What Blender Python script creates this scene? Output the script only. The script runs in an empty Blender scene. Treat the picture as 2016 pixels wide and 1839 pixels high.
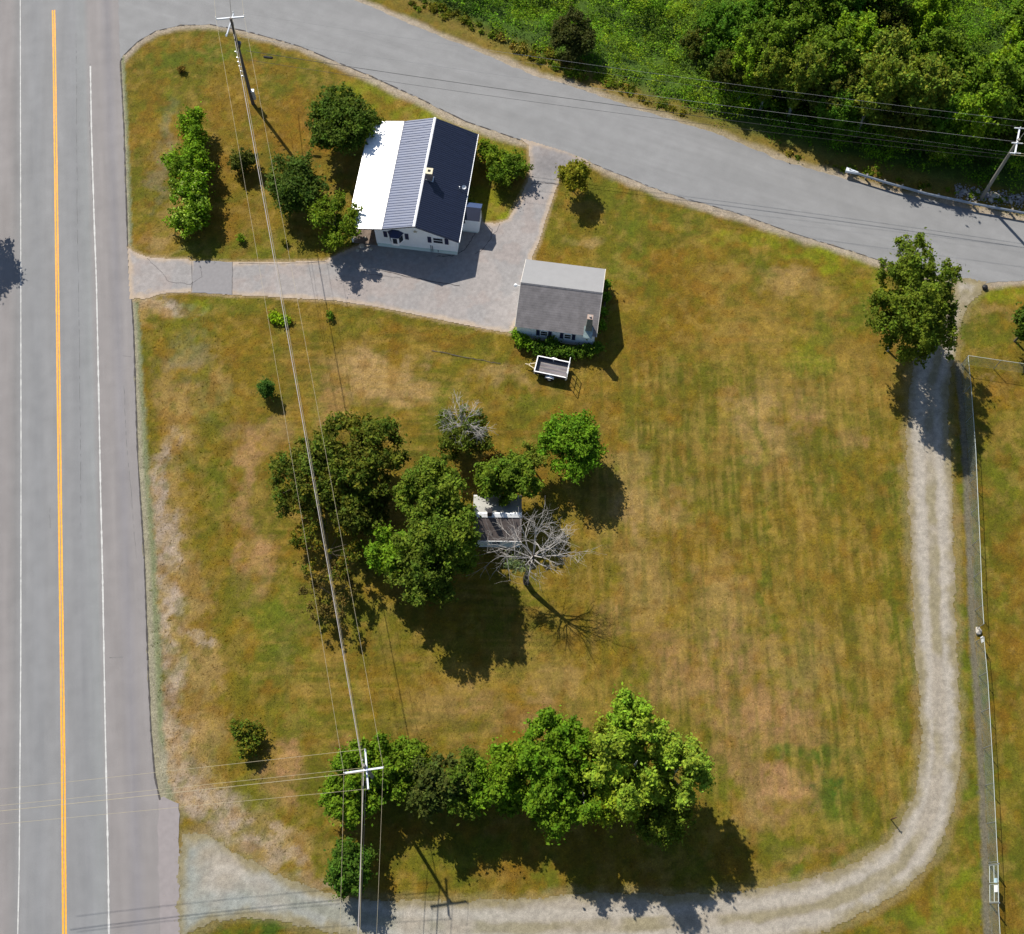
import bpy, bmesh, math, random
import numpy as np
from mathutils import Vector, Matrix
from mathutils.geometry import tessellate_polygon
random.seed(7)
RNG = np.random.default_rng(7)
R = math.radians
S = bpy.context.scene
COL = S.collection

# ------------------------------------------------------------------ camera, light, exposure
CAM_H, TILT, FOC = 95.6, R(22.0), 2225.0
cam = bpy.data.cameras.new('camera'); camo = bpy.data.objects.new('camera', cam); COL.objects.link(camo)
camo.location = (0, 0, CAM_H); camo.rotation_euler = (TILT, 0, 0)
cam.sensor_width = 36; cam.lens = FOC/2016*36; cam.clip_start = .5; cam.clip_end = 5000
S.camera = camo
SUN_EL, SUN_AZ = 45.0, 123.0            # azimuth counter-clockwise from +x of where the sun stands
w = bpy.data.worlds.new('World'); S.world = w; w.use_nodes = True
nt = w.node_tree; bg = nt.nodes['Background']
sky = nt.nodes.new('ShaderNodeTexSky'); sky.sky_type = 'NISHITA'; sky.sun_disc = False
sky.sun_elevation = R(SUN_EL); sky.sun_rotation = R(90-SUN_AZ); sky.air_density = 1.0; sky.dust_density = .6
nt.links.new(sky.outputs[0], bg.inputs[0]); bg.inputs[1].default_value = 0.077
sl = bpy.data.lights.new('sun', 'SUN'); sl.energy = 4.6; sl.angle = R(.53); sl.color = (1, .94, .84)
so = bpy.data.objects.new('sun', sl); COL.objects.link(so)
sd = Vector((math.cos(R(SUN_EL))*math.cos(R(SUN_AZ)), math.cos(R(SUN_EL))*math.sin(R(SUN_AZ)), math.sin(R(SUN_EL))))
so.rotation_euler = sd.to_track_quat('Z', 'Y').to_euler(); so.location = (-40, 120, 80)
S.view_settings.view_transform = 'Standard'; S.view_settings.look = 'None'
S.view_settings.exposure = 0.76; S.view_settings.gamma = 1

# ------------------------------------------------------------------ survey: where a point measured in the photo lies in the place
_c, _s = math.cos(TILT), math.sin(TILT)
def G(x, y, z=0.0):
    u = (x-1008)/FOC; v = -(y-919.5)/FOC
    d = (u, v*_c+_s, v*_s-_c); t = (z-CAM_H)/d[2]
    return Vector((d[0]*t, d[1]*t, z))
def SC(y):                               # pixels per metre on the ground at row y
    return (FOC*_c+(y-919.5)*_s)/CAM_H
def GP(pts, z=0): return np.array([G(p[0], p[1], z)[:2] for p in pts])

# ------------------------------------------------------------------ numpy noise
def _vn(x, y, seed):
    xi = np.floor(x).astype(np.int64); yi = np.floor(y).astype(np.int64); fx = x-xi; fy = y-yi
    fx = fx*fx*(3-2*fx); fy = fy*fy*(3-2*fy)
    def h(a, b):
        n = (a*374761393+b*668265263+seed*974711) & 0xffffffff
        n = ((n ^ (n >> 13))*1274126177) & 0xffffffff
        return ((n ^ (n >> 16)) & 0xffff)/65535.0
    return (h(xi, yi)*(1-fx)+h(xi+1, yi)*fx)*(1-fy)+(h(xi, yi+1)*(1-fx)+h(xi+1, yi+1)*fx)*fy
def fbm(x, y, sc, seed=0, o=4):
    r = 0; a = .5; t = 0
    for k in range(o):
        r = r+a*_vn(x/sc*2**k+17.3*k, y/sc*2**k-9.1*k, seed+k); t += a; a *= .55
    return r/t
def sdf(px, py, poly):
    poly = np.asarray(poly, float); n = len(poly); d = np.full(px.shape, 1e9); ins = np.zeros(px.shape, bool)
    for i in range(n):
        ax, ay = poly[i]; bx, by = poly[(i+1) % n]; ex, ey = bx-ax, by-ay
        L = ex*ex+ey*ey+1e-9; t = np.clip(((px-ax)*ex+(py-ay)*ey)/L, 0, 1)
        d = np.minimum(d, (px-ax-ex*t)**2+(py-ay-ey*t)**2)
        c = ((ay > py) != (by > py)) & (px < ex*(py-ay)/(ey+1e-12)+ax)
        ins ^= c
    d = np.sqrt(d); return np.where(ins, -d, d)
def pdist(px, py, line):
    line = np.asarray(line, float); d = np.full(px.shape, 1e9)
    for i in range(len(line)-1):
        ax, ay = line[i]; ex, ey = line[i+1]-line[i]
        t = np.clip(((px-ax)*ex+(py-ay)*ey)/(ex*ex+ey*ey+1e-9), 0, 1)
        d = np.minimum(d, (px-ax-ex*t)**2+(py-ay-ey*t)**2)
    return np.sqrt(d)
def sm(a, b, x):
    t = np.clip((x-a)/(b-a), 0, 1); return t*t*(3-2*t)

# ------------------------------------------------------------------ materials
MATS = {}
def nodes(name):
    m = bpy.data.materials.new(name); m.use_nodes = True; n = m.node_tree.nodes; l = m.node_tree.links
    return m, n, l, n['Principled BSDF']
def mat(name, col, rough=.7, metal=0, var=.12, scale=3.0, bump=0.0, bscale=20, spec=.3, stretch=(1, 1, 1), streak=None):
    if name in MATS: return MATS[name]
    m, n, l, p = nodes(name)
    tc = n.new('ShaderNodeTexCoord'); mp = n.new('ShaderNodeMapping'); mp.inputs['Scale'].default_value = stretch
    l.new(tc.outputs['Object'], mp.inputs[0])
    ns = n.new('ShaderNodeTexNoise'); ns.inputs['Scale'].default_value = scale; ns.inputs['Detail'].default_value = 6
    l.new(mp.outputs[0], ns.inputs['Vector'])
    mx = n.new('ShaderNodeMixRGB'); mx.inputs[1].default_value = [c*(1-var*2) for c in col]+[1]; mx.inputs[2].default_value = [min(1, c*(1+var*2)) for c in col]+[1]
    l.new(ns.outputs['Fac'], mx.inputs[0]); l.new(mx.outputs[0], p.inputs['Base Color'])
    p.inputs['Roughness'].default_value = rough; p.inputs['Metallic'].default_value = metal; p.inputs['Specular IOR Level'].default_value = spec
    if bump:
        b = n.new('ShaderNodeBump'); b.inputs['Strength'].default_value = bump; b.inputs['Distance'].default_value = .03
        n2 = n.new('ShaderNodeTexNoise'); n2.inputs['Scale'].default_value = bscale; n2.inputs['Detail'].default_value = 4
        l.new(mp.outputs[0], n2.inputs['Vector']); l.new(n2.outputs['Fac'], b.inputs['Height']); l.new(b.outputs[0], p.inputs['Normal'])
    MATS[name] = m; return m
def attr_mat(name, fine, rough=.9, bump=.5, bdist=.06, streak=0, contrast=1.0, spec=.15):
    """colour from the per-vertex survey attribute 'tint', broken up by fine world-space noise"""
    m, n, l, p = nodes(name)
    at = n.new('ShaderNodeAttribute'); at.attribute_name = 'tint'
    tc = n.new('ShaderNodeTexCoord'); last = at.outputs['Color']
    hs = []
    for i, (sc, lo, hi) in enumerate(fine):
        ns = n.new('ShaderNodeTexNoise'); ns.inputs['Scale'].default_value = sc; ns.inputs['Detail'].default_value = 5; ns.inputs['Roughness'].default_value = .65
        l.new(tc.outputs['Object'], ns.inputs['Vector'])
        mr = n.new('ShaderNodeMapRange'); mr.inputs[1].default_value = .3; mr.inputs[2].default_value = .7; mr.inputs[3].default_value = lo; mr.inputs[4].default_value = hi
        l.new(ns.outputs['Fac'], mr.inputs[0])
        vm = n.new('ShaderNodeVectorMath'); vm.operation = 'SCALE'; l.new(last, vm.inputs[0]); l.new(mr.outputs[0], vm.inputs['Scale']); last = vm.outputs[0]; hs.append(ns)
    if streak:
        wn = n.new('ShaderNodeTexNoise'); wn.inputs['Scale'].default_value = 1; wn.inputs['Detail'].default_value = 3
        mp = n.new('ShaderNodeMapping'); mp.inputs['Scale'].default_value = (3.2, .12, 1); l.new(tc.outputs['Object'], mp.inputs[0]); l.new(mp.outputs[0], wn.inputs['Vector'])
        mr = n.new('ShaderNodeMapRange'); mr.inputs[1].default_value = .35; mr.inputs[2].default_value = .65; mr.inputs[3].default_value = 1-streak; mr.inputs[4].default_value = 1+streak
        l.new(wn.outputs['Fac'], mr.inputs[0])
        vm = n.new('ShaderNodeVectorMath'); vm.operation = 'SCALE'; l.new(last, vm.inputs[0]); l.new(mr.outputs[0], vm.inputs['Scale']); last = vm.outputs[0]
    l.new(last, p.inputs['Base Color'])
    p.inputs['Roughness'].default_value = rough; p.inputs['Specular IOR Level'].default_value = spec
    b = n.new('ShaderNodeBump'); b.inputs['Strength'].default_value = bump; b.inputs['Distance'].default_value = bdist
    ns = n.new('ShaderNodeTexNoise'); ns.inputs['Scale'].default_value = fine[-1][0]; ns.inputs['Detail'].default_value = 6; ns.inputs['Roughness'].default_value = .7
    l.new(tc.outputs['Object'], ns.inputs['Vector']); l.new(ns.outputs['Fac'], b.inputs['Height']); l.new(b.outputs[0], p.inputs['Normal'])
    return m
def leaf_mat(name, trans=.30, rough=.75):
    if name in MATS: return MATS[name]
    m, n, l, p = nodes(name)
    at = n.new('ShaderNodeAttribute'); at.attribute_name = 'tint'
    p.inputs['Roughness'].default_value = rough; p.inputs['Specular IOR Level'].default_value = .10
    l.new(at.outputs['Color'], p.inputs['Base Color'])
    tr = n.new('ShaderNodeBsdfTranslucent'); g = n.new('ShaderNodeMixRGB'); g.blend_type = 'MULTIPLY'; g.inputs[0].default_value = 1; g.inputs[2].default_value = (1.35, 1.3, .5, 1)
    l.new(at.outputs['Color'], g.inputs[1]); l.new(g.outputs[0], tr.inputs[0])
    mx = n.new('ShaderNodeMixShader'); mx.inputs[0].default_value = trans
    l.new(p.outputs[0], mx.inputs[1]); l.new(tr.outputs[0], mx.inputs[2]); l.new(mx.outputs[0], n['Material Output'].inputs[0])
    MATS[name] = m; return m
def sided(name, col, period, axis, depth=.35, rough=.6, dark=.75, spec=.3, var=.06, gloss_noise=False, metal=0):
    """boards / shingle courses: fine lines every `period` metres along local axis, as relief and darker joints"""
    if name in MATS: return MATS[name]
    m, n, l, p = nodes(name)
    tc = n.new('ShaderNodeTexCoord'); sp = n.new('ShaderNodeSeparateXYZ'); l.new(tc.outputs['Object'], sp.inputs[0])
    d = n.new('ShaderNodeMath'); d.operation = 'DIVIDE'; d.inputs[1].default_value = period; l.new(sp.outputs[axis], d.inputs[0])
    f = n.new('ShaderNodeMath'); f.operation = 'FRACT'; l.new(d.outputs[0], f.inputs[0])
    ns = n.new('ShaderNodeTexNoise'); ns.inputs['Scale'].default_value = 1.3; ns.inputs['Detail'].default_value = 8; ns.inputs['Roughness'].default_value = .7; l.new(tc.outputs['Object'], ns.inputs['Vector'])
    mr = n.new('ShaderNodeMapRange'); mr.inputs[1].default_value = .3; mr.inputs[2].default_value = .7; mr.inputs[3].default_value = 1-var; mr.inputs[4].default_value = 1+var; l.new(ns.outputs['Fac'], mr.inputs[0])
    lt = n.new('ShaderNodeMapRange'); lt.inputs[1].default_value = 0; lt.inputs[2].default_value = .22; lt.inputs[3].default_value = dark; lt.inputs[4].default_value = 1; l.new(f.outputs[0], lt.inputs[0])
    mu = n.new('ShaderNodeMath'); mu.operation = 'MULTIPLY'; l.new(mr.outputs[0], mu.inputs[0]); l.new(lt.outputs[0], mu.inputs[1])
    vm = n.new('ShaderNodeVectorMath'); vm.operation = 'SCALE'; vm.inputs[0].default_value = col; l.new(mu.outputs[0], vm.inputs['Scale']); l.new(vm.outputs[0], p.inputs['Base Color'])
    b = n.new('ShaderNodeBump'); b.inputs['Strength'].default_value = depth; b.inputs['Distance'].default_value = .02; l.new(f.outputs[0], b.inputs['Height']); l.new(b.outputs[0], p.inputs['Normal'])
    p.inputs['Roughness'].default_value = rough; p.inputs['Specular IOR Level'].default_value = spec; p.inputs['Metallic'].default_value = metal
    MATS[name] = m; return m

M_leaf = leaf_mat('leaf')
M_dry = leaf_mat('dry_leaf', .45, .9)
M_bark = mat('bark', (.10, .08, .06), .9, bump=.5)
M_birch = mat('pale_bark', (.42, .40, .36), .8, var=.25, scale=6)
M_grey = mat('dead_wood', (.32, .30, .28), .85, var=.25, scale=4)
M_pole = mat('pole_wood', (.115, .095, .08), .9, var=.3, scale=5, stretch=(1, 1, .15))
M_polelt = mat('grey_pole_wood', (.20, .19, .165), .9, var=.3, scale=5, stretch=(1, 1, .15))
M_arm = mat('weathered_arm', (.60, .63, .68), .6, var=.08)
M_porc = mat('porcelain', (.7, .72, .74), .3)
M_wire = mat('conductor', (.30, .26, .17), .6)
M_wirel = mat('pale_conductor', (.20, .205, .21), .6)
M_black = mat('black_rubber', (.012, .012, .013), .6)
M_galv = mat('galvanised', (.42, .45, .48), .38, metal=.75, var=.1)
M_white = mat('white_paint', (.78, .79, .80), .5, var=.03)
M_skirt = mat('pale_green_skirt', (.56, .66, .64), .6, var=.06, stretch=(.4, 1, 2))
M_navy = mat('navy_shutter', (.018, .022, .06), .5, var=.2)
M_glass = mat('window_glass', (.02, .025, .035), .08, spec=.6)
M_brick = mat('chimney_brick', (.17, .13, .13), .85, var=.35, scale=9)
M_stone = mat('stone', (.36, .33, .28), .9, var=.2, scale=2, bump=.5)

# ------------------------------------------------------------------ mesh helpers
def newobj(name, me, m, parent=None):
    o = bpy.data.objects.new(name, me)
    if m is not None and len(me.materials) == 0: me.materials.append(m)
    COL.objects.link(o)
    if parent is not None: o.parent = parent
    return o
class MB:
    def __init__(s): s.v = []; s.f = []
    def add(s, vs, fs):
        k = len(s.v); s.v += [tuple(v) for v in vs]; s.f += [tuple(i+k for i in f) for f in fs]; return s
    def box(s, x0, x1, y0, y1, z0, z1):
        return s.add([(x0, y0, z0), (x1, y0, z0), (x1, y1, z0), (x0, y1, z0), (x0, y0, z1), (x1, y0, z1), (x1, y1, z1), (x0, y1, z1)],
                     [(3, 2, 1, 0), (4, 5, 6, 7), (0, 1, 5, 4), (1, 2, 6, 5), (2, 3, 7, 6), (3, 0, 4, 7)])
    def tube(s, pts, r, n=6, cap=True):
        pts = [Vector(p) for p in pts]; rr = r if isinstance(r, (list, tuple)) else [r]*len(pts); k = len(s.v); up = None
        for i, p in enumerate(pts):
            d = (pts[min(i+1, len(pts)-1)]-pts[max(i-1, 0)]).normalized()
            if up is None: up = d.orthogonal().normalized()
            up = (up-d*up.dot(d)); up = up.normalized() if up.length > 1e-6 else d.orthogonal().normalized()
            b = d.cross(up)
            for j in range(n):
                a = 2*math.pi*j/n; s.v.append(tuple(p+(up*math.cos(a)+b*math.sin(a))*rr[i]))
        for i in range(len(pts)-1):
            for j in range(n):
                a = k+i*n+j; b2 = k+i*n+(j+1) % n; s.f.append((a, b2, b2+n, a+n))
        if cap: s.f.append(tuple(k+j for j in range(n))[::-1]); e = k+(len(pts)-1)*n; s.f.append(tuple(e+j for j in range(n)))
        return s
    def beam(s, a, b, w, h):
        a = Vector(a); b = Vector(b); d = (b-a).normalized(); sd_ = d.cross(Vector((0, 0, 1)))
        sd_ = sd_.normalized() if sd_.length > 1e-4 else Vector((1, 0, 0)); u = sd_.cross(d)
        vs = [p+sd_*(i*w/2)+u*(j*h/2) for p in (a, b) for i, j in ((-1, -1), (1, -1), (1, 1), (-1, 1))]
        return s.add(vs, [(3, 2, 1, 0), (4, 5, 6, 7), (0, 1, 5, 4), (1, 2, 6, 5), (2, 3, 7, 6), (3, 0, 4, 7)])
    def slab(s, quad, t):
        """quad = 4 corners of a top face, thickness t downwards"""
        q = [Vector(p) for p in quad]; n = (q[1]-q[0]).cross(q[3]-q[0]).normalized()
        if n.z < 0: q = q[::-1]; n = -n
        vs = [p-n*t for p in q]+q
        return s.add(vs, [(3, 2, 1, 0), (4, 5, 6, 7), (0, 1, 5, 4), (1, 2, 6, 5), (2, 3, 7, 6), (3, 0, 4, 7)])
    def mesh(s, name):
        me = bpy.data.meshes.new(name); me.from_pydata(s.v, [], s.f); me.update(); return me
    def build(s, name, m, parent=None, smooth=False):
        me = s.mesh(name)
        if smooth: me.polygons.foreach_set('use_smooth', [True]*len(me.polygons))
        return newobj(name, me, m, parent)
def tag(o, label=None, cat=None, group=None, kind=None):
    if label: o['label'] = label
    if cat: o['category'] = cat
    if group: o['group'] = group
    if kind: o['kind'] = kind
    return o
def empty(name, loc, label, cat, group=None, rz=0):
    o = bpy.data.objects.new(name, None); o.empty_display_size = .3; COL.objects.link(o); o.location = loc; o.rotation_euler = (0, 0, rz)
    return tag(o, label, cat, group)
def np_mesh(name, V, Fq, m, tint=None, parent=None, corners=4):
    me = bpy.data.meshes.new(name); nv = len(V); nf = len(Fq)
    me.vertices.add(nv); me.vertices.foreach_set('co', np.asarray(V, np.float32).ravel())
    me.loops.add(nf*corners); me.loops.foreach_set('vertex_index', np.asarray(Fq, np.int32).ravel())
    me.polygons.add(nf); me.polygons.foreach_set('loop_start', np.arange(0, nf*corners, corners, dtype=np.int32))
    me.update(calc_edges=True)
    if tint is not None:
        a = me.attributes.new('tint', 'FLOAT_COLOR', 'POINT'); c = np.ones((nv, 4), np.float32); c[:, :3] = tint; a.data.foreach_set('color', c.ravel())
    me.materials.append(m)
    return newobj(name, me, None, parent)

# ------------------------------------------------------------------ survey outlines (measured in the photo, turned into ground positions)
P_main_R = [(228, -420), (232, -60), (236, 122), (243, 250), (250, 480), (258, 585), (262, 650), (270, 900), (283, 1100), (290, 1300), (296, 1440), (304, 1530), (314, 1575), (316, 1839), (318, 2400)]
P_main_L = [(-165, -420), (-120, 500), (-90, 1200), (-70, 2400)]
P_side_up = [(560, -70), (698, 0), (804, 46), (917, 91), (1063, 154), (1123, 168), (1266, 219), (1408, 262), (1550, 321), (1643, 345), (1728, 370), (1871, 404), (2016, 437), (2500, 520)]
P_side_lo = [(2500, 640), (2016, 553), (1933, 557), (1880, 555), (1742, 516), (1671, 493), (1558, 458), (1444, 417), (1314, 381), (1152, 316), (1043, 282), (1017, 273), (917, 239), (818, 190), (732, 151), (590, 91), (484, 61), (413, 48), (356, 50), (307, 61), (270, 83), (245, 108), (236, 122)]
W_main = GP(P_main_L[::-1]+P_main_R)
W_side = GP([(228, -420), (430, -150)]+P_side_up+P_side_lo+[(200, 200), (190, -200)])
W_drive = GP([(251, 487), (266, 497), (290, 506), (315, 508), (372, 510), (375, 514), (450, 516), (560, 516), (640, 513), (672, 497), (700, 486), (740, 470), (860, 450), (945, 420), (950, 438), (975, 440), (1000, 432), (1022, 395), (1040, 355), (1044, 320), (1040, 285), (1020, 270), (1120, 300), (1160, 318), (1120, 330), (1105, 345), (1092, 380), (1075, 430), (1060, 480), (1048, 505), (1040, 600), (1005, 655), (960, 649), (900, 636), (820, 620), (740, 604), (660, 592), (560, 586), (450, 580), (375, 575), (330, 576), (310, 580), (290, 588), (256, 588)])
W_lane = GP([(1880, 548), (1945, 553), (1932, 572), (1905, 602), (1886, 645), (1882, 700), (1866, 760), (1867, 850), (1875, 950), (1879, 1100), (1883, 1250), (1889, 1400), (1889, 1500), (1884, 1560), (1868, 1625), (1842, 1685), (1800, 1735), (1745, 1775), (1680, 1808), (1600, 1845), (1450, 1880), (1250, 1890), (1000, 1885), (800, 1875), (700, 1852), (640, 1832), (560, 1815), (480, 1806), (420, 1815), (372, 1839), (356, 1850), (350, 1780), (352, 1690), (358, 1640), (400, 1640), (440, 1662), (500, 1700), (560, 1728), (620, 1752), (700, 1768), (800, 1775), (900, 1772), (1000, 1772), (1130, 1758), (1200, 1757), (1300, 1762), (1400, 1760), (1500, 1748), (1600, 1728), (1680, 1698), (1738, 1662), (1778, 1612), (1800, 1560), (1811, 1500), (1814, 1440), (1807, 1350), (1800, 1250), (1795, 1100), (1785, 950), (1784, 850), (1790, 760), (1800, 700), (1830, 660), (1860, 615), (1878, 580)])
W_patch = GP([(312, 1575), (322, 1568), (352, 1582), (355, 1700), (353, 1839), (358, 2400), (316, 2400), (315, 1839), (311, 1700)])
LANE_MID = GP([(1900, 575), (1858, 660), (1832, 760), (1828, 850), (1833, 950), (1838, 1100), (1843, 1250), (1849, 1400), (1849, 1500), (1840, 1570), (1815, 1640), (1775, 1700), (1710, 1745), (1630, 1778), (1500, 1805), (1250, 1820), (1000, 1828), (800, 1820), (650, 1795), (540, 1765), (440, 1735)])
FENCE_LINE = GP([(1906, 701), (1912, 760), (1921, 885), (1930, 1080), (1933.7, 1177), (1937, 1228), (1937, 1254), (1945, 1341), (1955, 1510), (1964.4, 1701), (1965.5, 1777), (1969, 1839), (1975, 1960)], 1.75)
WOODS = GP([(700, -260), (790, -30), (850, 5), (1000, 78), (1130, 118), (1200, 150), (1300, 193), (1380, 218), (1500, 262), (1560, 281), (1640, 300), (1760, 326), (1860, 350), (2016, 378), (2500, 450), (2700, 0), (2400, -400), (1400, -400)])

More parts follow.
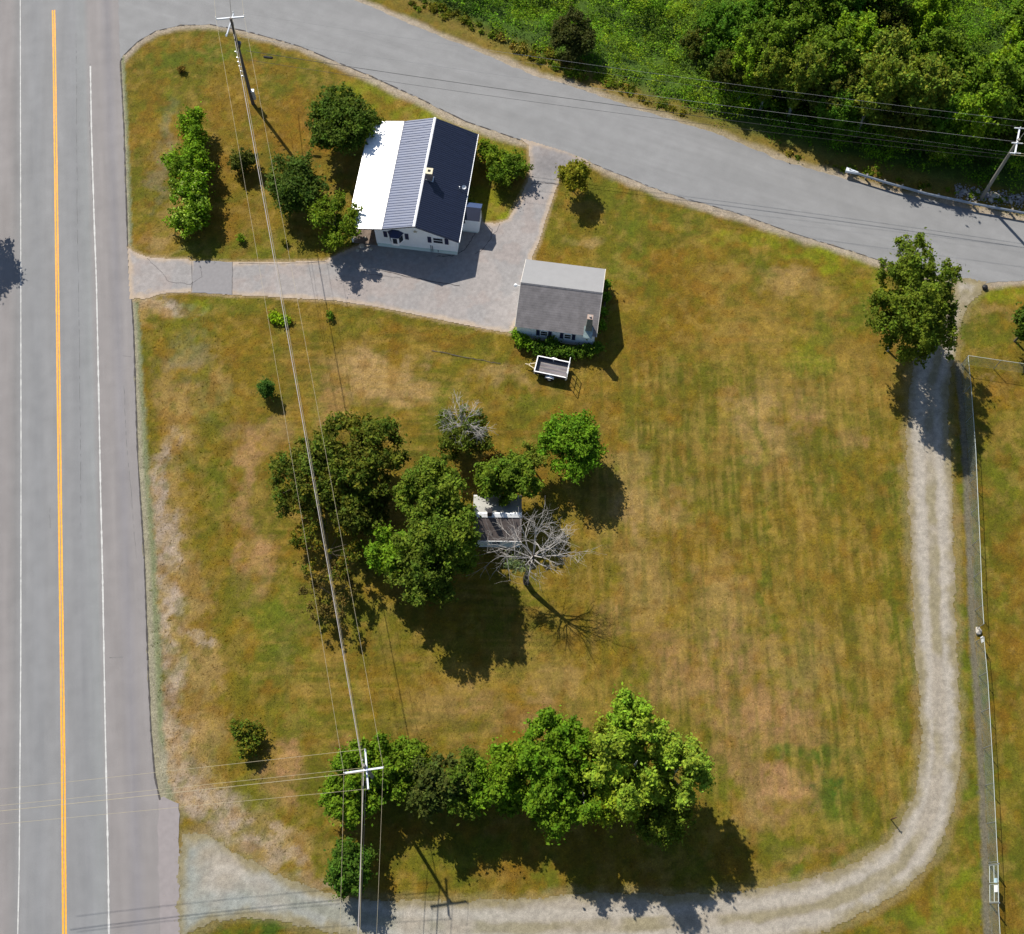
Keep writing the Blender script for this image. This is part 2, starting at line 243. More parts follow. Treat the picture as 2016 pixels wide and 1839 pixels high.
# ------------------------------------------------------------------ ground: one sheet, fine where the photo looks, coarse to the horizon
BLOBS = [  # x, y, rx, ry (photo px), kind, strength
 # dry pink / straw patches
 (760,745,95,45,'straw',.95),(690,730,50,40,'straw',.6),(800,775,60,22,'straw',.8),(990,745,50,20,'straw',.6),(880,700,60,12,'tan',.4),
 (495,900,28,60,'pink',.75),(490,1000,22,60,'pink',.6),(505,1110,38,70,'pink',.85),(500,850,60,30,'pink',.4),(540,860,30,40,'pink',.5),(520,980,20,50,'tan',.5),
 (560,1500,45,45,'pink',.9),(535,1540,40,50,'pink',.5),(590,1380,20,60,'tan',.6),(640,1290,60,16,'tan',.5),(560,1270,14,60,'straw',.5),(620,1345,100,10,'tan',.4),(680,1470,30,20,'pink',.4),
 (640,800,25,70,'pink',.5),(600,720,60,30,'tan',.4),(940,800,45,18,'tan',.4),
 (1160,470,22,12,'straw',.8),(1120,470,20,8,'straw',.5),(1290,530,60,25,'brown',.5),
 (1420,560,60,40,'tan',.5),(1560,560,70,28,'straw',.6),(1500,640,90,50,'tan',.5),(1620,600,60,40,'tan',.5),(1650,720,70,60,'tan',.6),(1420,680,70,40,'tan',.45),(1560,760,100,60,'tan',.45),
 (1490,800,60,50,'straw',.7),(1590,800,30,60,'pink',.6),(1500,870,70,70,'straw',.6),(1390,870,60,40,'tan',.6),(1680,860,26,30,'pink',.6),(1640,800,50,60,'tan',.4),(1730,760,40,60,'tan',.5),
 (1240,960,40,100,'straw',.5),(1190,1000,30,70,'tan',.5),(1300,1000,90,60,'straw',.55),(1390,1080,90,60,'brown',.5),(1250,1130,60,120,'straw',.5),(1200,1220,40,40,'pink',.35),
 (1420,1190,70,90,'straw',.5),(1460,1280,70,60,'pink',.6),(1330,1270,60,50,'pink',.5),(1560,1010,70,50,'brown',.4),(1600,1120,60,60,'tan',.3),(1350,1340,80,50,'pink',.6),(1480,1380,100,60,'pink',.7),
 (1560,1440,80,50,'pink',.55),(1450,1470,60,60,'pink',.5),(1590,1310,60,80,'straw',.4),(1550,1560,80,45,'pink',.95),(1490,1540,50,50,'pink',.6),(1600,1620,70,20,'tan',.5),(1480,1600,40,40,'straw',.5),(1590,1680,80,22,'pink',.45),
 (1720,1300,60,120,'tan',.45),(1700,1480,60,90,'tan',.35),(1140,1370,80,50,'tan',.5),(1060,1300,120,40,'tan',.4),(930,1330,130,30,'tan',.45),(860,1400,100,50,'straw',.4),(1000,1400,100,40,'pink',.45),(1100,1350,60,40,'straw',.4),(780,1350,80,60,'brown',.35),
 (1380,470,60,30,'tan',.4),(1350,600,60,100,'brown',.45),(1260,700,50,50,'brown',.4),(1190,790,60,40,'brown',.4),(1130,770,60,25,'tan',.3),
 (420,330,60,60,'brown',.3),(600,260,50,40,'brown',.75),(560,230,60,60,'brown',.5),(640,290,40,40,'brown',.5),(470,210,80,50,'brown',.4),(600,470,50,20,'brown',.5),(480,440,60,50,'brown',.4),(800,670,100,15,'brown',.5),(700,650,50,20,'green',.4),(870,670,40,30,'brown',.5),
 (880,320,30,30,'tan',.2),(330,250,20,60,'grey',.5),(310,360,18,60,'grey',.4),(345,420,22,50,'straw',.35),(300,480,35,14,'straw',.7),(330,500,50,8,'straw',.6),
 # weedy strip by the road
 (335,1000,40,170,'straw',.55),(350,1200,45,150,'straw',.6),(370,1350,60,130,'straw',.6),(340,820,40,100,'straw',.5),(400,1470,60,90,'straw',.55),(370,700,50,50,'grey',.45),(420,760,35,60,'straw',.5),(330,1480,30,60,'straw',.7),(350,1560,40,40,'straw',.8),(400,1580,80,40,'straw',.6),(480,1620,60,40,'straw',.6),(560,1660,60,40,'straw',.55),(600,1700,40,30,'straw',.4),
 (330,605,60,16,'dirt',.95),(395,610,22,10,'dirt',.6),(300,615,30,20,'straw',.7),
 (318,1020,14,160,'dirt',.8),(320,1220,18,130,'dirt',.8),(325,1400,14,80,'dirt',.6),(345,1280,30,30,'dirt',.5),(385,1248,22,16,'dirt',.7),(330,1540,22,30,'dirt',.7),
 # greener grass
 (430,110,120,20,'green',.85),(330,110,50,25,'green',.7),(330,200,22,60,'green',.5),(560,150,80,30,'green',.5),(720,190,90,28,'lime',.75),(850,230,80,22,'lime',.8),(930,255,60,20,'lime',.8),(1000,290,35,35,'lime',.5),(960,400,50,40,'lime',.5),(980,425,25,14,'lime',.7),
 (500,480,150,22,'green',.45),(400,500,80,10,'green',.5),(390,600,40,20,'lime',.8),(470,600,70,20,'green',.6),(360,650,60,60,'green',.35),(430,900,30,120,'green',.4),(400,820,25,80,'green',.4),(420,1000,20,100,'green',.3),
 (1200,380,90,30,'green',.7),(1300,430,100,26,'green',.6),(1500,470,130,16,'lime',.6),(1640,500,110,22,'lime',.85),(1720,560,40,40,'lime',.6),(1200,450,60,40,'green',.5),(1240,520,50,40,'green',.5),(1100,440,30,50,'green',.5),(1500,540,30,50,'green',.4),
 (1620,660,30,60,'green',.6),(1590,700,40,50,'lime',.5),(1600,750,30,70,'green',.6),(1690,620,40,40,'green',.6),(1500,930,12,150,'green',.75),(1500,1150,14,140,'green',.75),(1453,920,9,60,'green',.6),(1720,830,24,60,'green',.4),(1760,960,20,120,'green',.65),(1760,1150,18,120,'green',.5),(1620,880,60,24,'green',.4),(1640,950,60,30,'green',.35),
 (1380,850,16,30,'green',.5),(1240,780,40,20,'green',.4),(1330,720,40,30,'green',.2),
 (1640,1560,45,35,'dgreen',.95),(1600,1490,90,18,'dgreen',.75),(1700,1560,40,60,'green',.5),(1560,1660,80,30,'green',.5),(1660,1600,60,40,'green',.6),(1620,1710,90,20,'green',.8),(1720,1640,40,30,'green',.5),(1420,1560,30,60,'green',.35),(1780,1400,18,160,'green',.55),
 (1780,1250,16,100,'green',.4),(1480,1700,30,40,'green',.4),(600,1190,80,60,'green',.6),(530,1230,60,70,'green',.75),(660,1200,80,40,'green',.5),(560,1300,70,60,'green',.5),(760,1230,60,50,'green',.55),(830,1300,80,40,'green',.3),(700,1330,20,80,'green',.5),
 (470,1180,40,60,'green',.5),(480,1330,40,80,'green',.4),(600,1410,90,30,'green',.6),(640,1440,80,20,'green',.5),(750,1700,40,60,'green',.4),(830,1680,70,60,'green',.4),(950,1680,110,50,'green',.55),(1060,1700,90,40,'green',.5),(900,1620,80,40,'green',.3),(1020,1740,80,16,'brown',.5),
 (440,1500,40,40,'green',.35),(480,1590,50,30,'green',.3),(480,1560,60,30,'green',.3),
 (620,800,14,80,'green',.4),(720,620,80,14,'green',.5),(850,640,70,12,'green',.4),(560,650,60,30,'green',.4),(930,700,50,30,'green',.4),(1050,790,50,24,'green',.6),(890,780,60,26,'green',.5),(1030,860,50,40,'green',.5),(860,830,40,30,'green',.5),(980,820,60,20,'brown',.4),
 (1905,650,25,50,'dgreen',.4),(1960,660,50,30,'green',.6),(1960,580,60,14,'lime',.8),(1960,610,50,10,'straw',.4),(1930,1100,10,300,'green',.4),(1905,1300,12,350,'green',.85),(1905,1000,12,200,'green',.7),(1915,1600,14,150,'green',.8),(1890,1750,50,50,'green',.85),(1800,1810,80,30,'green',.8),(1720,1830,60,20,'green',.6),(1880,1660,14,60,'tan',.6),(1860,1720,20,30,'tan',.6),
 (1970,760,40,30,'brown',.7),(1985,850,40,40,'tan',.5),(1970,960,36,60,'green',.35),(1990,1100,30,70,'brown',.5),(1965,1180,20,60,'green',.5),(1995,1280,25,60,'brown',.6),(1975,1400,20,60,'brown',.6),(2000,1500,26,60,'green',.6),(1985,1600,24,50,'tan',.4),(1990,1700,30,60,'green',.5),(1985,1800,30,40,'brown',.5),(1950,735,30,8,'straw',.5),
 (500,1830,90,30,'dgreen',.9),(440,1835,40,20,'green',.6),(690,1650,40,20,'brown',.3),
 (1340,180,30,10,'tan',.5),(1176,157,14,8,'straw',.9),(1320,245,26,9,'straw',1.0),(1300,255,60,12,'brown',.5),(1640,300,30,12,'brown',.5),
 (316,950,20,110,'dirt',.55),(322,1100,24,130,'dirt',.75),(330,1330,30,120,'dirt',.7),(345,1440,34,60,'dirt',.6),(360,1520,50,40,'dirt',.55),(430,1590,60,26,'dirt',.5),(520,1640,60,20,'dirt',.45),(1905,1450,12,200,'green',.6),(1915,1760,40,60,'lime',.5),(1850,1800,60,30,'lime',.4),(1730,1690,40,24,'green',.5),(1560,1725,60,14,'green',.5),(1960,1540,30,120,'green',.4),(390,1600,60,40,'dirt',.75),(450,1640,60,30,'dirt',.7),(540,1690,60,26,'dirt',.6),(375,1560,30,30,'dirt',.7),(620,1735,50,16,'dirt',.5),
]
CK = {'straw':(.28,.188,.066),'pink':(.27,.158,.062),'tan':(.225,.150,.028),'brown':(.155,.084,.005),'grey':(.17,.155,.095),'dirt':(.30,.245,.165),
      'green':(.076,.102,.005),'lime':(.145,.172,.004),'dgreen':(.036,.080,.005)}
def grid_axis(lo, hi, st, outs):
    a = np.arange(lo, hi+1e-6, st); return np.concatenate([lo-np.array(outs[::-1]), a, hi+np.array(outs)])
gx = grid_axis(-60, 62, .22, [8, 30, 90, 250, 700, 1600]); gy = grid_axis(-8, 100, .22, [8, 30, 90, 250, 700, 1600])
X, Y = np.meshgrid(gx, gy); nx, ny = len(gx), len(gy)
wx = X+(fbm(X, Y, 2.2, 31)-.5)*3.4+(fbm(X, Y, .6, 32)-.5)*1.2; wy = Y+(fbm(X, Y, 2.2, 41)-.5)*3.4+(fbm(X, Y, .6, 42)-.5)*1.2
n1 = fbm(X, Y, 6, 1); n2 = fbm(X, Y, 1.6, 2); n3 = fbm(X, Y, .5, 3, 3); ns_ = fbm(X*4.0, Y*.35, 2.0, 5)  # mowing streaks along y
nh = fbm(X*.35, Y*4.0, 2.0, 6)
base = np.array((.136, .096, .006)); c2 = np.array((.085, .086, .004)); c3 = np.array((.195, .132, .022))
n4 = fbm(wx, wy, 3.0, 16); n5 = fbm(wx, wy, 1.3, 17); fine_s = fbm(X*7.5, Y*.55, 2.0, 18, 3); fine_h = fbm(X*.5, Y*7.5, 2.0, 19, 3)
T = base+(c2-base)*(sm(.42, .62, n1*.5+n4*.5)*.95)[..., None]
T = T+(c3-T)*(sm(.50, .66, n5*.6+ns_*.4)*.42)[..., None]
for (x, y, rx, ry, k, s_) in BLOBS:
    g = G(x, y); gxr = rx/SC(y); g2 = G(x, y+ry); gyr = abs(g2.y-g.y)
    d = np.sqrt(((wx-g.x)/gxr)**2+((wy-g.y)/gyr)**2)
    m_ = (1-sm(.45, 1.3, d+(n2-.5)*.9+(n3-.5)*.7))*s_
    T = T+(np.array(CK[k])-T)*m_[..., None]
g7 = fbm(X, Y, .9, 131, 3); g8 = fbm(X, Y, .7, 141, 3); g9 = fbm(X, Y, 1.8, 151, 3)
T = T+(np.array((.076, .083, .004))-T)*(sm(.52, .68, g7*.6+g9*.4)*.5)[..., None]
T = T+(np.array((.225, .152, .032))-T)*(sm(.52, .68, g8*.6+(1-g9)*.4)*.40)[..., None]
T = T+(np.array((.155, .078, .006))-T)*(sm(.56, .72, fbm(X, Y, 1.4, 161, 3))*.45)[..., None]
# mowing streaks in the open field (along y) and across (along x) behind it
fld = (1-sm(0, 6, sdf(X, Y, GP([(1180, 760), (1780, 760), (1800, 1600), (1400, 1500), (1180, 1350)]))))
T = T+(np.array((.25, .172, .035))-T)*(sm(.48, .64, fine_s)*.45*fld*sm(.40, .62, n4+.04))[..., None]
T = T+(np.array((.075, .078, .007))-T)*(sm(.52, .36, fine_s*.5+ns_*.5) if False else (1-sm(.36, .50, fine_s*.5+ns_*.5))*.42*fld)[..., None]
hor = (1-sm(0, 5, sdf(X, Y, GP([(600, 600), (1180, 780), (1700, 560), (1780, 1000), (1500, 1200), (900, 1500), (560, 1420), (560, 1200)]))))
T = T+(np.array((.235, .155, .030))-T)*(sm(.52, .68, fine_h)*.36*hor*sm(.42, .6, n4+.02)*(1-.6*fld))[..., None]
T = T+(np.array((.080, .078, .007))-T)*((1-sm(.36, .50, fine_h*.5+nh*.5))*.34*hor*(1-.5*fld))[..., None]
T = T*(1+((n3-.5)*.55))[..., None]
T = T*(1+(sm(.42, .62, fbm(X, Y, 1.1, 14))-.5)*.14)[..., None]
T = T*np.array((.98, .95, 1.08))
# shoulders of bare earth beside the roads
dm = sdf(X, Y, W_main); ds = sdf(X, Y, W_side); dd = sdf(X, Y, W_drive); dl = sdf(X, Y, W_lane)
yy = Y
sh = np.array((.30, .25, .195))
f_ = (1-sm(.25, .75+.5*n2, ds-(fbm(X, Y, 3, 9)-.45)*1.0))
T = T+(sh*(.8+.4*n3[..., None])-T)*(f_*.9)[..., None]
gr = np.array((.235, .215, .15)); gg = np.array((.15, .165, .085))
wide = np.interp(Y, [-5, 20, 40, 60, 95], [1.1, 1.2, 1.0, .55, .45])
f_ = 1-sm(.75, 1.15, dm/wide+(n3-.5)*.5); T = T+((gr+(gg-gr)*(sm(.35, .7, dm/wide)*sm(.3, .6, n1+.15))[..., None])*(.8+.4*n3[..., None])-T)*f_[..., None]
f_ = 1-sm(.1, .35, dd-(n2-.5)*.5); T = T+(np.array((.27, .20, .11))-T)*(f_*.75)[..., None]
f_ = 1-sm(.1, .8, dl-(n2-.5)*1.3); T = T+(np.array((.22, .175, .09))-T)*(f_*.45)[..., None]
df = pdist(X, Y, FENCE_LINE-np.array((.25, 0))); f_ = 1-sm(.2, .42, df+(n3-.5)*.25); T = T+(np.array((.125, .112, .078))*(.8+.4*n3[..., None])-T)*f_[..., None]
# woods floor
dw = sdf(X, Y, WOODS); f_ = 1-sm(-.4, 1.5, dw+(n2-.5)*3); T = T+(np.array((.042, .078, .009))*(.6+.8*n3[..., None])-T)*f_[..., None]
f_ = (1-sm(0, 2.5, np.abs(dw-1.2)+(n2-.5)*2))*.5; T = T+(np.array((.15, .115, .03))-T)*f_[..., None]
far = sm(5, 60, np.maximum(np.maximum(-60-X, X-62), np.maximum(-8-Y, Y-100)))
T = T+(np.array((.06, .08, .018))-T)*(far*.6)[..., None]
Zg = (fbm(X, Y, 3, 12)-.5)*.06
flat = np.minimum(np.minimum(dm, ds), np.minimum(dd, dl)); Zg = (Zg-.035)*sm(-.2, 1.2, flat)-.012*(1-sm(-.2, 1.2, flat))
Zg = np.minimum(Zg, -.004)-3.0*sm(1.0, 8.0, -dw)
idx = np.arange(nx*ny).reshape(ny, nx); Fq = np.stack([idx[:-1, :-1], idx[:-1, 1:], idx[1:, 1:], idx[1:, :-1]], -1).reshape(-1, 4)
M_ground = attr_mat('lawn', [(1.2, .90, 1.10), (4, .80, 1.22), (9, .72, 1.30), (22, .70, 1.32)], bump=.9, bdist=.10)
g_ = np_mesh('ground', np.stack([X, Y, Zg], -1).reshape(-1, 3), Fq, M_ground, np.clip(T, .004, 1).reshape(-1, 3)); tag(g_, kind='structure')

# ------------------------------------------------------------------ paved and gravel surfaces
def sheet(name, poly, z, m, rag=.03, step=.4, kind='structure', parent=None):
    pts = []
    for i in range(len(poly)):
        a = np.array(poly[i]); b = np.array(poly[(i+1) % len(poly)]); L = np.hypot(*(b-a)); n = max(1, int(min(L, 200)/step)); nn = np.array([-(b-a)[1], (b-a)[0]])/max(L, 1e-6)
        for k in range(n):
            p = a+(b-a)*k/n; o = (float(_vn(np.array(p[0]*1.7), np.array(p[1]*1.7), 77))-.5)*2*rag*3+(random.random()-.5)*rag*2
            pts.append(tuple(p+nn*o)+(z,))
    tr = tessellate_polygon([[Vector(p) for p in pts]])
    me = bpy.data.meshes.new(name); me.from_pydata(pts, [], [t for t in tr]); me.update()
    bm = bmesh.new(); bm.from_mesh(me); bmesh.ops.recalc_face_normals(bm, faces=bm.faces)
    if bm.faces and sum(f.normal.z for f in bm.faces) < 0: bmesh.ops.reverse_faces(bm, faces=bm.faces)
    bm.to_mesh(me); bm.free()
    o = newobj(name, me, m, parent)
    if kind: o['kind'] = kind
    return o
def cells(name, poly, step, z, rag, colf, m, rs=.8, shrink=0.):
    x0, y0 = poly.min(0)-1; x1, y1 = poly.max(0)+1
    ax = np.arange(x0, x1, step); ay = np.arange(y0, y1, step); CX, CY = np.meshgrid(ax+step/2, ay+step/2)
    d = sdf(CX, CY, poly)+shrink+(fbm(CX, CY, rs, 55)-.5)*rag*2+(fbm(CX, CY, .25, 56, 2)-.5)*rag
    keep = d < 0; jj, ii = np.nonzero(keep)
    vi = (jj*(len(ax)+1)+ii); W_ = len(ax)+1
    q = np.stack([vi, vi+1, vi+1+W_, vi+W_], -1); u, inv = np.unique(q, return_inverse=True); q = inv.reshape(-1, 4)
    vx = x0+(u % W_)*step; vy = y0+(u//W_)*step
    V = np.stack([vx, vy, np.full_like(vx, z)], -1)
    o = np_mesh(name, V, q, m, np.clip(colf(vx, vy), .01, 1)); o['kind'] = 'structure'; return o

def road_mat(name, col, ang, bands):
    """weathered asphalt: fine aggregate, long streaks along the road and wheel-path bands measured across it"""
    m, n, l, p = nodes(name)
    tc = n.new('ShaderNodeTexCoord'); mp = n.new('ShaderNodeMapping'); mp.inputs['Rotation'].default_value = (0, 0, ang); l.new(tc.outputs['Object'], mp.inputs[0])
    sp = n.new('ShaderNodeSeparateXYZ'); l.new(mp.outputs[0], sp.inputs[0])
    cr = n.new('ShaderNodeValToRGB'); mr = n.new('ShaderNodeMapRange'); mr.inputs[1].default_value = bands[0]; mr.inputs[2].default_value = bands[1]; l.new(sp.outputs[0], mr.inputs[0]); l.new(mr.outputs[0], cr.inputs[0])
    els = cr.color_ramp.elements; st = bands[2]
    els[0].position = st[0][0]; els[0].color = [*st[0][1], 1]; els[1].position = st[-1][0]; els[1].color = [*st[-1][1], 1]
    for pos, c in st[1:-1]: e = els.new(pos); e.color = [*c, 1]
    last = cr.outputs[0]
    for sc, st_, lo, hi in ((.5, (3, .15, 1), .95, 1.05), (1, (.6, .1, 1), .93, 1.07), (.7, (1, 1, 1), .94, 1.06), (25, (1, 1, 1), .72, 1.28)):
        m2 = n.new('ShaderNodeMapping'); m2.inputs['Scale'].default_value = st_; l.new(mp.outputs[0], m2.inputs[0])
        ns = n.new('ShaderNodeTexNoise'); ns.inputs['Scale'].default_value = sc; ns.inputs['Detail'].default_value = 5; l.new(m2.outputs[0], ns.inputs['Vector'])
        r_ = n.new('ShaderNodeMapRange'); r_.inputs[1].default_value = .3; r_.inputs[2].default_value = .7; r_.inputs[3].default_value = lo; r_.inputs[4].default_value = hi; l.new(ns.outputs['Fac'], r_.inputs[0])
        vm = n.new('ShaderNodeVectorMath'); vm.operation = 'SCALE'; l.new(last, vm.inputs[0]); l.new(r_.outputs[0], vm.inputs['Scale']); last = vm.outputs[0]
    l.new(last, p.inputs['Base Color']); p.inputs['Roughness'].default_value = .85; p.inputs['Specular IOR Level'].default_value = .3
    b = n.new('ShaderNodeBump'); b.inputs['Strength'].default_value = .3; b.inputs['Distance'].default_value = .01
    ns = n.new('ShaderNodeTexNoise'); ns.inputs['Scale'].default_value = 40; l.new(tc.outputs['Object'], ns.inputs['Vector']); l.new(ns.outputs['Fac'], b.inputs['Height']); l.new(b.outputs[0], p.inputs['Normal'])
    return m
# the main road is built in its own frame: x across from the yellow line, y along it
ya, yb = G(107, 100), G(127, 1800); dirv = (ya-yb).normalized(); ROAD_ANG = math.atan2(dirv.y, dirv.x)-math.pi/2
def to_road(p): q = Matrix.Rotation(-ROAD_ANG, 3, 'Z') @ (Vector((p[0], p[1], 0))-Vector((yb.x, yb.y, 0))); return (q.x, q.y)
A_ = (.168, .169, .172); B_ = (.178, .166, .164); C_ = (.158, .161, .167)
M_main = road_mat('main_asphalt', A_, 0, (-12, 12, [(0, B_), (.30, B_), (.335, (.150, .146, .146)), (.36, A_), (.42, C_), (.47, A_), (.5, A_), (.58, C_), (.63, (.172, .178, .18)), (.655, B_), (.70, B_), (.74, (.155, .148, .155)), (.77, B_), (1, B_)]))
mr_ = sheet('main_road', [to_road(p) for p in W_main], 0.0, M_main, .03); mr_.location = (yb.x, yb.y, .008); mr_.rotation_euler = (0, 0, ROAD_ANG)
M_side = road_mat('side_asphalt', A_, R(-68), (-40, 120, [(0, (.180, .182, .185)), (.5, (.175, .177, .180)), (1, (.174, .174, .175))]))
sheet('side_road', W_side, 0.003, M_side, .04)
def strip(pts, w, z=0, wob=0, gaps=0):
    mb = MB(); P_ = [Vector((*p, z)) for p in pts]; L = 0
    for i in range(len(P_)-1):
        a, b = P_[i], P_[i+1]; n = max(1, int((b-a).length/.35)); d = (b-a).normalized(); nn = Vector((-d.y, d.x, 0))
        prev = None
        for k in range(n+1):
            p = a+(b-a)*k/n; ww = w*(1+wob*(random.random()-.5)*2)
            cur = (p+nn*ww/2, p-nn*ww/2)
            if prev is not None and random.random() >= gaps: mb.add([prev[0], prev[1], cur[1], cur[0]], [(0, 1, 2, 3)])
            prev = cur
    return mb
M_yel = mat('yellow_road_paint', (.74, .30, .015), .7, var=.2, scale=4)
M_wht = mat('white_road_paint', (.40, .40, .39), .8, var=.22, scale=5)
def rline(name, px, w, m, wob=.1, gaps=0.0, off=0):
    pts = [to_road(G(*p)) for p in px]; pts = [(p[0]+off, p[1]) for p in pts]
    return strip(pts, w, .005, wob, gaps).build(name, m, mr_)
YL = [(105.5, 20), (107, 100), (113.5, 600), (119.5, 1100), (124.5, 1500), (127, 1839), (131, 2300)]
a_ = rline('centre_line', YL, .14, M_yel, .12, off=-.11); b_ = rline('centre_line', YL, .14, M_yel, .12, off=.11)
rline('edge_line', [(40, -300), (40, 0), (41, 500), (41.5, 900), (41, 1300), (39.5, 1500), (38, 1700), (35, 1839), (30, 2300)], .09, M_wht, .3, .0)
rline('edge_line', [(178, 130), (180, 250), (185, 420), (190, 560), (194, 750), (198, 960), (202, 1130), (207, 1420), (210, 1560), (213, 1700), (214.5, 1839), (218, 2300)], .125, M_wht, .4, .0)
sheet('widened_shoulder', W_patch, .011, mat('patch_asphalt', (.205, .185, .185), .9, var=.08, scale=2), .04)
def c_drive(x, y):
    a = np.array((.238, .220, .212)); b = np.array((.36, .28, .20)); c = np.array((.205, .20, .20)); d = np.array((.235, .20, .185))
    f = fbm(x, y, 2.4, 61); g = fbm(x, y, .8, 62); o = a+(c-a)*(sm(.5, .66, fbm(x, y, 3.2, 63))*.6)[:, None]
    e = -sdf(x, y, W_drive); bot = sm(57.5, 53.5, y+.13*x) if False else (1-sm(51.5, 55.5, y+.14*(x+10)))
    o = o+(b-o)*(sm(.46, .60, g*.5+f*.5)*bot*.9)[:, None]+0
    o = o+(d-o)*(sm(.5, .62, fbm(x, y, 1.7, 66))*.5)[:, None]
    o = o+(b*.95-o)*((1-sm(.1, .6, e+(g-.5)*.6))*.7)[:, None]
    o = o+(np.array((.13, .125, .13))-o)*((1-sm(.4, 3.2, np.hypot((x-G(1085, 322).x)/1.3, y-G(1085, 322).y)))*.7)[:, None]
    return o*(.85+.3*fbm(x, y, .3, 64, 2))[:, None]
M_cell = attr_mat('old_asphalt', [(3, .92, 1.08), (22, .82, 1.18)], bump=.3, bdist=.02)
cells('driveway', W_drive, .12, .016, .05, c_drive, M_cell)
sheet('driveway_patch', GP([(381, 513.5), (420, 515), (458, 516), (457, 548), (456, 581), (420, 578), (378, 576), (379, 545), (382, 530)]), .021, mat('patch_dark', (.185, .178, .182), .9, var=.08, scale=3), .03)
def c_lane(x, y):
    a = np.array((.295, .26, .21)); bl = np.array((.215, .245, .235)); gn = np.array((.22, .19, .115)); tr = np.array((.335, .305, .26))
    dmid = pdist(x, y, LANE_MID); g = fbm(x, y, 1.5, 71); f = fbm(x, y, 5, 72)
    o = np.broadcast_to(a, (len(x), 3)).copy()
    o = o+(tr-o)*((1-sm(.2, .7, np.abs(dmid-.95)+(g-.5)*.4))*.8)[:, None]
    o = o+(gn-o)*((1-sm(.2, .6, dmid+(g-.5)*.8))*sm(.34, .54, f)*.85)[:, None]; o = o+(gn*1.05-o)*(sm(1.8, 2.4, dmid+(g-.5)*.8)*.2)[:, None]
    west = 1-sm(-26, 8, x); o = o+(bl-o)*(np.clip(west*sm(.35, .6, f+.1), 0, 1)*.75)[:, None]
    o = o+(np.array((.34, .25, .2))-o)*(sm(1.5, 2.2, dmid)*sm(15, 30, x)*.5)[:, None]
    e = -sdf(x, y, W_lane); o = o+(np.array((.20, .165, .08))-o)*((1-sm(.05, .95, e+(g-.5)*1.3))*.8)[:, None]
    return o*(.64+.42*fbm(x, y, .28, 73, 2))[:, None]
M_gravel = attr_mat('gravel', [(6, .88, 1.12), (20, .68, 1.32)], bump=.8, bdist=.05)
cells('gravel_lane', W_lane, .12, .014, .26, c_lane, M_gravel, .8, .02)
M_edge = mat('road_edge_crack_shade', (.055, .05, .048), .95, var=.3)  # dark strip paints both the cracks and the shadow along the asphalt edge
strip([to_road(G(x+1, y)) for x, y in P_main_R[2:13]], .11, .004, .6).build('road_edge', M_edge, mr_)
strip([tuple(G(x, y)[:2]) for x, y in P_side_lo[10:]], .10, .010, .7, .25).build('road_edge', M_edge, bpy.data.objects['side_road'])
strip([tuple(G(x, y)[:2]) for x, y in P_side_lo[3:10]], .06, .010, .7, .4).build('road_edge', M_edge, bpy.data.objects['side_road'])
M_seal = mat('sealed_crack', (.10, .10, .10), .8, var=.2)
for pl in ([(98, 1000), (99, 1022), (98.5, 1045)], [(236, 700), (262, 703)], [(215, 1295), (289, 1291)], [(178, 120), (176, 250), (183, 420)], [(244, 760), (250, 880), (262, 1010), (270, 1130)], [(150, 60), (152, 400), (158, 800), (160, 1100)]):
    wp = [to_road(G(*p)) for p in pl]; pts = []
    for a, b in zip(wp[:-1], wp[1:]):
        for k in range(8): pts.append((a[0]+(b[0]-a[0])*k/8+random.uniform(-.04, .04), a[1]+(b[1]-a[1])*k/8))
    strip(pts, .035, .004, .7, .3).build('sealed_crack', M_seal, mr_)
# cracks in the drive
drv = bpy.data.objects['driveway']
M_crack = mat('tarred_crack', (.06, .055, .055), .9, var=.2)
for pl, w_ in [([(850, 690), (900, 700), (960, 712), (985, 716)], .05), ([(860, 505), (890, 504), (915, 492), (930, 470), (940, 450), (944, 436)], .07),
           ([(740, 530), (800, 545), (860, 556), (905, 563)], .06), ([(700, 528), (730, 540), (790, 548)], .04), ([(955, 440), (968, 452), (966, 470), (950, 492), (935, 500)], .05), ([(985, 440), (978, 455), (966, 468)], .04),
           ([(395, 525), (397, 545), (376, 560)], .03), ([(290, 508), (312, 530), (333, 555), (376, 560)], .03), ([(458, 516), (457, 580)], .04), ([(379, 514), (377, 577)], .04), ([(1046, 362), (1070, 360), (1100, 364)], .06), ([(640, 516), (560, 519), (470, 519)], .04)]:
    pts = []
    wp = [G(*p) for p in pl]
    for i in range(len(wp)-1):
        for k in range(6):
            p = wp[i].lerp(wp[i+1], k/6); pts.append((p.x+random.uniform(-.06, .06), p.y+random.uniform(-.06, .06)))
    pts.append((wp[-1].x, wp[-1].y)); strip(pts, w_, .027, .5).build('crack', M_crack, drv)

